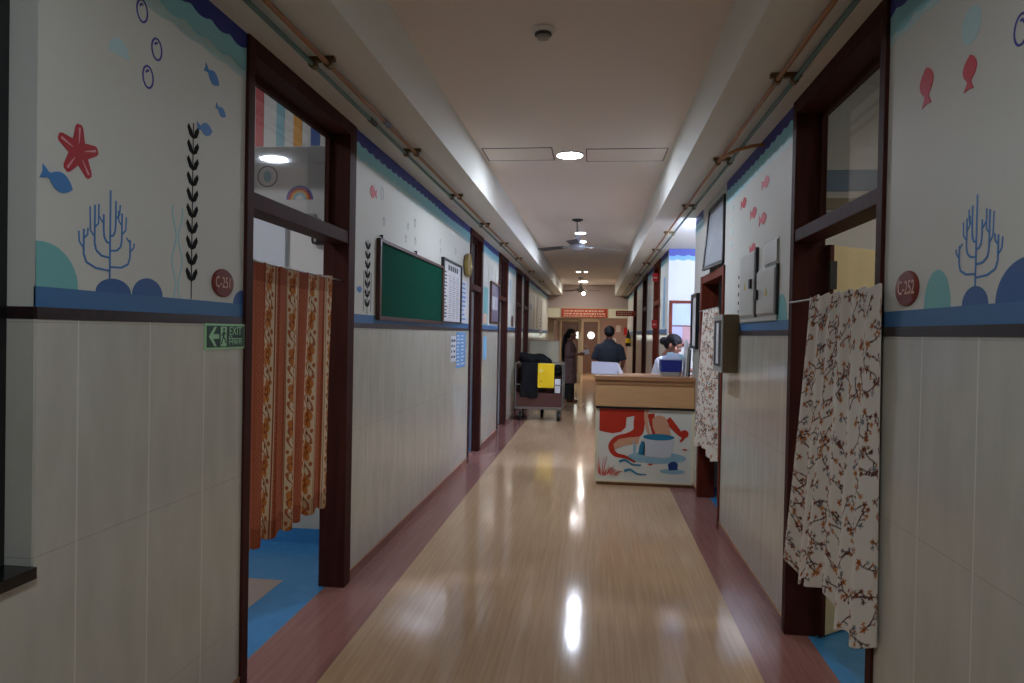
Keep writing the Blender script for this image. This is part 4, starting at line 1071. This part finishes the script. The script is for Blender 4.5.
# ---------------------------------------------------------------- end of the corridor
we = struct(B().box(-3, XL+.0, Y1, Y1+.15, 0, 2.02).box(XR, 3, Y1, Y1+.15, 0, 2.02).box(-3, 3, Y1, Y1+.15, 2.3, ZC+.1).obj('wall_end', mat('pinkish end wall paint', '#b5a49e', .6)))
bm_ = struct(B().box(XL-.02, XR+.02, Y1-.05, Y1+.15, 2.0, 2.33).obj('trim_1', M['creamframe']))
B().box(XL, -1.06, Y1-.056, Y1-.04, 2.02, 2.29).obj('beam_panel', M['cream'], bm_)
B().box(.42, XR, Y1-.056, Y1-.04, 2.02, 2.29).obj('beam_panel', M['cream'], bm_)
t = thing('sign_board', 'wide red sign board on the beam at the corridor end', 'sign', (-.31, Y1-.05, 2.02))
B().box(-1.01, .39, Y1-.075, Y1-.05, 2.02, 2.285).obj('board', M['signred'], t)
rnd = random.Random(4); b = B()
for z, h in ((2.215, .045), (2.13, .045), (2.06, .03)):
    x = -.93
    while x < .3:
        w = rnd.uniform(.03, .09); b.box(x, x+w, Y1-.078, Y1-.074, z-h/2, z+h/2); x += w+rnd.uniform(.015, .04)
b.obj('faded_lettering', M['signpale'], t)
# hanging sign on the right
t = thing('projecting_sign', 'small red sign plate projecting from the far right wall', 'sign', (.8, 17.0, 1.97))
B().box(.52, XR-.004, 16.99, 17.01, 1.97, 2.10).obj('plate', M['signred'], t)
b = B()
for z in (2.06, 2.01):
    x = .56
    while x < .9: w = rnd.uniform(.03, .06); b.box(x, x+w, 16.985, 16.991, z-.014, z+.014); x += w+.02
b.obj('faded_lettering', M['signpale'], t)
# vestibule
struct(B().box(-3.0, -2.9, Y1, 27.5, 0, 2.65).box(2.0, 2.1, Y1, 27.5, 0, 2.65).box(-3, 2.1, 27.2, 27.3, 0, 2.65).obj('wall_vestibule', mat('dim pinkish vestibule paint', '#a8938c', .6)))
struct(B().box(-3, -1.35, 21.6, 21.7, 0, 2.62).obj('wall_screen', M['creamframe']))
# double doors with portholes
def hdoor(x0, x1, px, label):
    t = thing('swing_door', label, 'door', ((x0+x1)/2, 27.15, 0), 'brown double doors at the corridor end')
    B().box(x0, x1, 27.11, 27.15, .01, 2.0, .003).obj('panel', M['doorbrown'], t)
    Mx = Matrix.Translation((px, 27.11, 1.47)) @ Matrix.Rotation(PI/2, 4, 'X')
    B().lathe([(.16, -.002), (.16, .012), (.135, .014), (.135, .002)], Mx, 28).obj('porthole_rim', M['steel'], t, smooth=True)
    B().lathe([(.136, -.001), (.136, .006)], Mx, 28).obj('porthole_pane', mat('lit porthole pane', '#e8efe8', .3, emit='#e6efe6', estr=.8), t)
    B().box(x0+.06 if px < x1-.2 else x1-.1, x0+.16 if px < x1-.2 else x1-.06, 27.085, 27.11, 1.02, 1.06).obj('handle', M['steel'], t)
hdoor(-.42, .14, -.12, 'brown swing door with round porthole, right leaf at corridor end')
hdoor(-1.28, -.50, -.62, 'brown swing door with round porthole, left leaf at corridor end')
df = struct(B().box(-.50, -.42, 27.0, 27.2, 0, 2.12).box(.14, .22, 27.05, 27.2, 0, 2.08).box(-1.36, -1.28, 27.0, 27.2, 0, 2.12).box(-1.28, .14, 27.05, 27.2, 2.0, 2.12).obj('door_11', M['creamframe']))
# cream glazed partition standing before the left leaf
gp = struct(B().box(-.50, -.40, 21.6, 21.7, 0, 2.0).box(-1.35, -1.27, 21.6, 21.7, 0, 2.0).box(-1.27, -.50, 21.6, 21.7, 1.93, 2.0).box(-1.27, -.50, 21.6, 21.7, 0, .25).obj('door_12', M['creamframe']))
B().box(-1.27, -.50, 21.64, 21.65, .25, 1.93).obj('glass', M['glass'], gp)
# papers and notices around the end opening
poster(LW, 18.0, 18.55, 1.45, 1.95, 'wall_notice', 'white notice sheet on the far left wall before the beam', 'notice', rows=(5, 1), ink='ink')
for i, (x, z, w, h, m_, lb) in enumerate(((.62, 1.5, .16, .3, 'redsign', 'red notice on the back wall right of the porthole door'), (.85, 1.62, .18, .26, 'paper', 'white notice on the back wall right of the red one'), (1.15, 1.5, .2, .3, 'redsign', 'second red notice on the back wall near the right corner'), (.66, 1.12, .2, .26, 'paper', 'low white notice on the back wall behind the man'))):
    tag(B().box(x, x+w, 27.18, 27.2, z, z+h).obj('wall_notice', M[m_]), lb, 'notice', 'notices on the back wall')
tag(B().box(-1.30, -1.0, 20.94, 20.952, 1.45, 1.93).obj('wall_notice', M['paper']) if False else B().box(-1.72, -1.45, 21.58, 21.6, 1.3, 1.7).obj('wall_notice', M['paper']), 'white notice on the screen wall beyond the beam', 'notice')

# dark bottle-shaped fixture on the right wall
t = thing('fire_extinguisher', 'dark bottle-shaped extinguisher with yellow band on the far right wall', 'extinguisher', (.93, 19.0, 1.2))
Mx = Matrix.Translation((.93, 19.0, 1.2))
B().lathe([(.065, 0), (.075, .02), (.075, .10)], Mx, 20).obj('base', M['black'], t, smooth=True)
B().lathe([(.076, .09), (.076, .2), (.07, .22)], Mx, 20).obj('band', M['yellow'], t, smooth=True)
B().lathe([(.07, .21), (.03, .38), (.02, .46), (.001, .47)], Mx, 20).obj('neck', M['black'], t, smooth=True)
B().box(.99, 1.0, 18.97, 19.03, 1.2, 1.5).box(.93, 1.0, 18.99, 19.01, 1.3, 1.33).obj('bracket', M['steel'], t)
for y, z, lb in ((11.0, 1.62, 'lower small red sign beside the first far right door'), (11.0, 2.36, 'upper small red sign over the first far right door')):
    t = thing('small_sign', lb, 'sign', (XR, y, z), 'small red signs on the right')
    B().box(XR-.10, XR-.016, y-.006, y+.006, z, z+.13).obj('plate', M['redsign'], t)
    B().box(XR-.09, XR-.03, y-.008, y-.005, z+.05, z+.07).obj('faded_lettering', M['signpale'], t)

# ---------------------------------------------------------------- people
def solid(build, vox, name, m_, parent, smooth_it=6):
    b = B(); build(b)
    me = bpy.data.meshes.new(name); bmesh.ops.recalc_face_normals(b.bm, faces=b.bm.faces); b.bm.to_mesh(me); b.bm.free()
    o = bpy.data.objects.new(name, me); COL.objects.link(o)
    r = o.modifiers.new('r', 'REMESH'); r.mode = 'VOXEL'; r.voxel_size = vox
    s = o.modifiers.new('s', 'SMOOTH'); s.iterations = smooth_it; s.factor = .5
    dg = bpy.context.evaluated_depsgraph_get(); dg.update()
    me2 = bpy.data.meshes.new_from_object(o.evaluated_get(dg)); bpy.data.objects.remove(o)
    return link(name, me2, m_, parent, smooth=80)

class Fig:
    """local frame: +y forward, +x the figure's right hand side, z up"""
    def __init__(s, loc, yaw): s.M = Matrix.Translation(loc) @ Matrix.Rotation(yaw, 4, 'Z'); s.R = Matrix.Rotation(yaw, 3, 'Z')
    def limb(s, b, pts):
        for (p, r), (q, k) in zip(pts[:-1], pts[1:]): b.cyl(s.M @ Vector(p), s.M @ Vector(q), r, k, n=14)
        for p, r in pts: b.ell(s.M @ Vector(p), (r, r, r), 12, 8)
    def ell(s, b, c, r, rot=None):
        R_ = s.R @ rot if rot else s.R
        b.ell(s.M @ Vector(c), r, 20, 14, R_)
    def loft(s, b, rings, n=28, power=2.2):
        b.loft(rings, n, power, s.M)
    def hand(s, b, wrist, d, palm_n, L=.17, side=1, curl=.5):
        """five separate fingers; d = pointing direction, palm_n = palm facing direction"""
        w = Vector(wrist); d = Vector(d).normalized(); pn = Vector(palm_n).normalized(); a = d.cross(pn).normalized()*side
        k = w+d*L*.28
        s.limb(b, [(w, .024), (k, .028)]); 
        for i in (-1.5, -.5, .5, 1.5): s.limb(b, [(w+d*.02+a*i*.008, .016), (w+d*L*.5+a*i*.0185, .0125)])
        for i, ln in ((-1.5, .37), (-.5, .45), (.5, .48), (1.5, .44)):
            p0 = w+d*L*.5+a*i*.0185; c1 = (d*math.cos(curl*.5)+pn*math.sin(curl*.5)); p1 = p0+c1*L*ln*.5
            c2 = (d*math.cos(curl*1.3)+pn*math.sin(curl*1.3)); p2 = p1+c2*L*ln*.32; c3 = (d*math.cos(curl*1.9)+pn*math.sin(curl*1.9)); p3 = p2+c3*L*ln*.22
            s.limb(b, [(p0, .0105), (p1, .0095), (p2, .0085), (p3, .0075)])
        t0 = w+d*L*.18+a*.022; t1 = t0+(d*.6+a*.7+pn*.3).normalized()*L*.25; t2 = t1+(d*.85+pn*.5).normalized()*L*.18
        s.limb(b, [(t0, .014), (t1, .0115), (t2, .009)])
    def head(s, b, c, rot):
        def P(x, y, z): return Vector(c)+rot @ Vector((x, y, z))
        s.ell(b, P(0, -.005, .035), (.073, .092, .085), rot)      # skull
        s.ell(b, P(0, .03, -.03), (.058, .062, .075), rot)        # face
        s.ell(b, P(0, .055, -.085), (.03, .028, .024), rot)       # chin
        s.limb(b, [(P(0, .088, .012), .009), (P(0, .104, -.022), .013)])   # nose
        for sx in (-1, 1):
            s.ell(b, P(sx*.075, -.005, -.005), (.010, .02, .032), rot)
            s.ell(b, P(sx*.03, .078, .020), (.02, .014, .008), rot)
            s.ell(b, P(sx*.045, .06, -.02), (.022, .02, .022), rot)
        s.ell(b, P(0, .09, -.052), (.022, .011, .006), rot)
    def face(s, c, rot, parent):
        def P(x, y, z): return Vector(c)+rot @ Vector((x, y, z))
        b = B()
        for sx in (-1, 1): s.ell(b, P(sx*.03, .087, .006), (.012, .007, .006), rot)
        b.obj('eyes', mat('eye white', '#c9c2ba', .3), parent, smooth=True)
        b = B()
        for sx in (-1, 1): s.ell(b, P(sx*.03, .0915, .006), (.005, .004, .005), rot); s.ell(b, P(sx*.031, .09, .027), (.017, .005, .0035), rot)
        b.obj('pupils_and_brows', M['hair'], parent, smooth=True)
        b = B(); s.ell(b, P(0, .0975, -.052), (.021, .006, .007), rot); b.obj('lips', mat('lips', '#6b3a34', .5), parent, smooth=True)

I3 = Matrix.Identity(3)
# man seen from behind
def man():
    H = 1.0
    F = Fig((.25, 11.45, 0), 0)
    t = thing('person', 'person with short black hair in a dark navy shirt, seen from behind', 'person', (.25, 11.45, 0))
    hr = Matrix.Rotation(.05, 3, 'X')
    hc = (0, .02, 1.525)
    el, er = (-.235, -.02, 1.07), (.235, -.02, 1.07)
    wl, wr = (-.20, .16, .93), (.215, .17, .92)
    def body(b):
        F.head(b, hc, hr)
        F.limb(b, [((0, 0, 1.46), .052), ((0, -.01, 1.36), .06)])
        F.loft(b, [(0, 0, .84, .15, .10), (0, 0, 1.0, .135, .095), (0, 0, 1.2, .16, .11), (0, -.005, 1.30, .15, .09), (0, -.01, 1.37, .06, .055)])
        for s_, e, w in ((-1, el, wl), (1, er, wr)):
            F.limb(b, [((s_*.17, -.01, 1.285), .045), (e, .04), (w, .027)])
            F.hand(b, w, (0, .8, -.4) if s_ < 0 else (0, .85, -.35), (-s_, 0, -.2), side=s_, curl=.45)
            F.limb(b, [((s_*.085, 0, .86), .085), ((s_*.09, .02, .46), .055), ((s_*.09, -.01, .09), .038)])
            F.limb(b, [((s_*.09, -.03, .04), .04), ((s_*.10, .10, .032), .032), ((s_*.10, .16, .03), .022)])
    solid(body, .007, 'body', M['skin'], t)
    F.face(hc, hr, t)
    def shirt(b):
        F.loft(b, [(0, 0, .80, .178, .125), (0, 0, .95, .165, .118), (0, 0, 1.15, .185, .128), (0, 0, 1.27, .20, .12), (0, -.005, 1.33, .175, .10), (0, -.01, 1.385, .10, .08), (0, -.008, 1.43, .068, .066)])
        for s_, e in ((-1, el), (1, er)):
            F.limb(b, [((s_*.165, -.005, 1.295), .06), ((s_*.205, -.015, 1.2), .06)])
            b.cyl(F.M @ Vector((s_*.175, -.005, 1.295)), F.M @ (Vector(e)+Vector((s_*.005, .0, .015))), .064, .06, n=18)
    solid(shirt, .010, 'shirt', M['shirt'], t)
    def trousers(b):
        F.loft(b, [(0, 0, .76, .165, .12), (0, 0, .92, .16, .115)])
        for s_ in (-1, 1):
            b.cyl(F.M @ Vector((s_*.09, 0, .86)), F.M @ Vector((s_*.092, .02, .46)), .10, .075, n=18); b.ell(F.M @ Vector((s_*.092, .02, .46)), (.075, .075, .075))
            b.cyl(F.M @ Vector((s_*.092, .02, .46)), F.M @ Vector((s_*.092, -.005, .05)), .075, .068, n=18)
    solid(trousers, .010, 'trousers', M['trouser'], t)
    def hair(b):
        F.ell(b, (0, -.002, 1.575), (.088, .102, .082)); F.ell(b, (0, -.045, 1.545), (.083, .066, .075))
        for s_ in (-1, 1): F.ell(b, (s_*.07, .01, 1.55), (.014, .03, .035))
    solid(hair, .007, 'hair', M['hair'], t)
    for s_ in (-1, 1):
        def shoe(b): F.limb(b, [((s_*.09, -.045, .045), .048), ((s_*.10, .10, .04), .045), ((s_*.10, .18, .034), .032)])
        solid(shoe, .008, 'shoe', M['black'], t)
man()

# woman in profile holding paper
def woman():
    F = Fig((-.52, 15.2, 0), -PI/2-.05)      # faces +x
    t = thing('person', 'person in a mauve brown tunic with long black hair, holding white paper', 'person', (-.52, 15.2, 0))
    hr = Matrix.Rotation(-.08, 3, 'X'); hc = (0, .03, 1.50)
    el, er = (-.20, -.02, 1.04), (.20, -.02, 1.04)
    wl, wr = (-.10, .20, 1.06), (.10, .20, 1.06)
    def body(b):
        F.head(b, hc, hr)
        F.limb(b, [((0, .01, 1.42), .046), ((0, -.01, 1.33), .052)])
        F.loft(b, [(0, 0, .80, .15, .11), (0, 0, 1.0, .12, .09), (0, .01, 1.18, .14, .105), (0, -.005, 1.29, .14, .08), (0, -.01, 1.34, .06, .05)])
        for s_, e, w in ((-1, el, wl), (1, er, wr)):
            F.limb(b, [((s_*.15, -.01, 1.29), .045), (e, .036), (w, .025)])
            F.hand(b, w, (-s_*.25, .95, .05), (-s_*.8, .1, .5), L=.155, side=s_, curl=.6)
            F.limb(b, [((s_*.08, 0, .82), .085), ((s_*.085, .02, .44), .05), ((s_*.085, -.01, .08), .034)])
            F.limb(b, [((s_*.085, -.03, .04), .035), ((s_*.09, .09, .03), .03), ((s_*.09, .15, .026), .02)])
    solid(body, .007, 'body', M['skin'], t)
    F.face(hc, hr, t)
    def kurta(b):
        F.loft(b, [(0, -.01, .42, .21, .17), (0, -.005, .62, .20, .16), (0, 0, .82, .178, .14), (0, 0, 1.0, .15, .118), (0, .01, 1.16, .165, .135), (0, 0, 1.26, .165, .11), (0, -.005, 1.32, .11, .08), (0, -.008, 1.355, .058, .055)])
        for s_, e, w in ((-1, el, wl), (1, er, wr)):
            b.cyl(F.M @ Vector((s_*.145, -.008, 1.285)), F.M @ Vector(e), .062, .052, n=18); b.ell(F.M @ Vector((s_*.145, -.008, 1.285)), (.062,)*3); b.ell(F.M @ Vector(e), (.052,)*3)
            m_ = Vector(e).lerp(Vector(w), .55); b.cyl(F.M @ Vector(e), F.M @ m_, .052, .046, n=18)
    solid(kurta, .010, 'tunic', M['kurta'], t)
    def trousers(b):
        for s_ in (-1, 1):
            b.cyl(F.M @ Vector((s_*.08, 0, .8)), F.M @ Vector((s_*.088, .0, .06)), .095, .10, n=18)
    solid(trousers, .010, 'trousers', M['trouser'], t)
    def hair(b):
        F.ell(b, (0, .01, 1.555), (.084, .098, .078)); F.ell(b, (0, -.035, 1.51), (.08, .07, .1))
        F.limb(b, [((0, -.10, 1.47), .055), ((0, -.125, 1.35), .055), ((0, -.14, 1.18), .05), ((.01, -.15, 1.0), .035), ((.01, -.15, .88), .018)])
    solid(hair, .008, 'hair', M['hair'], t)
    for s_ in (-1, 1):
        def shoe(b):
            F.limb(b, [((s_*.085, -.05, .022), .022), ((s_*.09, .08, .022), .024), ((s_*.09, .17, .02), .02)]); F.limb(b, [((s_*.085-.035, .07, .03), .014), ((s_*.088, .075, .062), .014), ((s_*.088+.038, .07, .03), .014)])
        solid(shoe, .008, 'sandal', M['black'], t)
    p = B().box(-.003, .003, -.07, .07, -.045, .05, .002).box(.004, .009, -.05, .08, -.03, .06, .002)
    for v in p.bm.verts: v.co = F.M @ (Vector((.055, .35, 1.105))+Matrix.Rotation(.25, 3, 'X') @ v.co)
    p2 = p.obj('paper_bundle', M['paper']); tag(p2, 'white folded paper held by the person in the mauve tunic', 'paper')
woman()

# nurse behind the counter, head bent over the tray
def nurse():
    F = Fig((.80, 7.95, 0), -PI/2-.45)     # faces right and a little towards the camera
    t = thing('person', 'person in a white uniform with a hair bun, bent over the counter tray', 'person', (.80, 7.95, 0))
    hr = Matrix.Rotation(-.42, 3, 'X'); hc = (0, .10, 1.395)
    el, er = (-.21, .10, 1.0), (.21, .12, 1.0)
    wl, wr = (-.08, .31, 1.05), (.10, .33, 1.13)
    def body(b):
        F.head(b, hc, hr)
        F.limb(b, [((0, .07, 1.335), .048), ((0, .015, 1.255), .055)])
        F.loft(b, [(0, -.04, .76, .15, .11), (0, -.02, .95, .125, .095), (0, .01, 1.1, .145, .11), (0, .015, 1.2, .145, .085), (0, .015, 1.26, .06, .05)])
        for s_, e, w in ((-1, el, wl), (1, er, wr)):
            F.limb(b, [((s_*.155, .01, 1.205), .046), (e, .038), (w, .026)])
            F.hand(b, w, (-s_*.3, .9, -.1), (-s_*.3, .2, -.9), L=.155, side=s_, curl=.5)
            F.limb(b, [((s_*.08, -.04, .78), .088), ((s_*.085, -.01, .42), .052), ((s_*.085, -.04, .08), .035)])
            F.limb(b, [((s_*.085, -.06, .04), .036), ((s_*.09, .06, .03), .03), ((s_*.09, .12, .028), .02)])
    solid(body, .006, 'body', M['skin'], t)
    F.face(hc, hr, t)
    def uni(b):
        F.loft(b, [(0, -.04, .62, .185, .145), (0, -.04, .78, .178, .14), (0, -.02, .95, .15, .12), (0, .005, 1.08, .172, .14), (0, .012, 1.18, .172, .112), (0, .012, 1.235, .125, .085), (0, .02, 1.275, .062, .058)])
        for s_, e, w in ((-1, el, wl), (1, er, wr)):
            b.cyl(F.M @ Vector((s_*.15, .01, 1.2)), F.M @ Vector(e), .066, .056, n=18); b.ell(F.M @ Vector((s_*.15, .01, 1.2)), (.066,)*3); b.ell(F.M @ Vector(e), (.056,)*3)
            b.cyl(F.M @ Vector(e), F.M @ Vector(e).lerp(Vector(w), .6), .055, .048, n=18)
    solid(uni, .009, 'uniform_tunic', M['uniform'], t)
    def trousers(b):
        F.loft(b, [(0, -.04, .70, .165, .125), (0, -.04, .84, .155, .12)])
        for s_ in (-1, 1): b.cyl(F.M @ Vector((s_*.085, -.04, .78)), F.M @ Vector((s_*.088, -.04, .05)), .10, .08, n=18)
    solid(trousers, .010, 'uniform_trousers', M['uniform'], t)
    def hair(b):
        def P(x, y, z): return Vector(hc)+hr @ Vector((x, y, z))
        F.ell(b, P(0, -.012, .058), (.084, .095, .075), hr); F.ell(b, P(0, -.05, .01), (.079, .06, .08), hr)
        for s_ in (-1, 1): F.ell(b, P(s_*.068, .03, .035), (.014, .03, .03), hr)
        F.ell(b, P(0, -.125, .0), (.05, .042, .048), hr)
    solid(hair, .006, 'hair', M['hair'], t)
    for s_ in (-1, 1):
        def shoe(b): F.limb(b, [((s_*.085, -.075, .04), .042), ((s_*.09, .06, .038), .04), ((s_*.09, .13, .03), .028)])
        solid(shoe, .008, 'shoe', M['white'], t)
nurse()

# wall behind the camera
struct(B().box(-2, 2, -5.1, -5, 0, 3.1).obj('wall_rear', M['paint']))

# ---------------------------------------------------------------- world, camera, colour
w = bpy.data.worlds.new('World'); sc.world = w; w.use_nodes = True
w.node_tree.nodes['Background'].inputs[0].default_value = (.5, .55, .6, 1)
w.node_tree.nodes['Background'].inputs[1].default_value = .02
cam = bpy.data.cameras.new('Camera'); co = bpy.data.objects.new('Camera', cam); COL.objects.link(co)
cam.sensor_width = 36; cam.lens = 683/1024*36; cam.clip_start = .05; cam.clip_end = 100
y_, p_, r_ = [math.radians(a) for a in (-6.847, -.7014, 1.0875)]
Fv = Vector((math.sin(y_)*math.cos(p_), math.cos(y_)*math.cos(p_), math.sin(p_)))
Rt = Vector((math.cos(y_), -math.sin(y_), 0)); Up = Rt.cross(Fv)
Rr = math.cos(r_)*Rt+math.sin(r_)*Up; Ur = -math.sin(r_)*Rt+math.cos(r_)*Up
mw = Matrix((Rr, Ur, -Fv)).transposed().to_4x4(); mw.translation = (0, 0, 1.5)
co.matrix_world = mw
sc.camera = co
sc.view_settings.view_transform = 'Standard'; sc.view_settings.look = 'None'
sc.view_settings.gamma = 1; sc.view_settings.use_curve_mapping = False
sc.view_settings.exposure = 2.15
sc.cycles.use_denoising = True
sc.cycles.max_bounces = 10; sc.cycles.diffuse_bounces = 6; sc.cycles.glossy_bounces = 4; sc.cycles.transparent_max_bounces = 12
sc.cycles.caustics_reflective = False; sc.cycles.caustics_refractive = False
sc.cycles.sample_clamp_indirect = 6
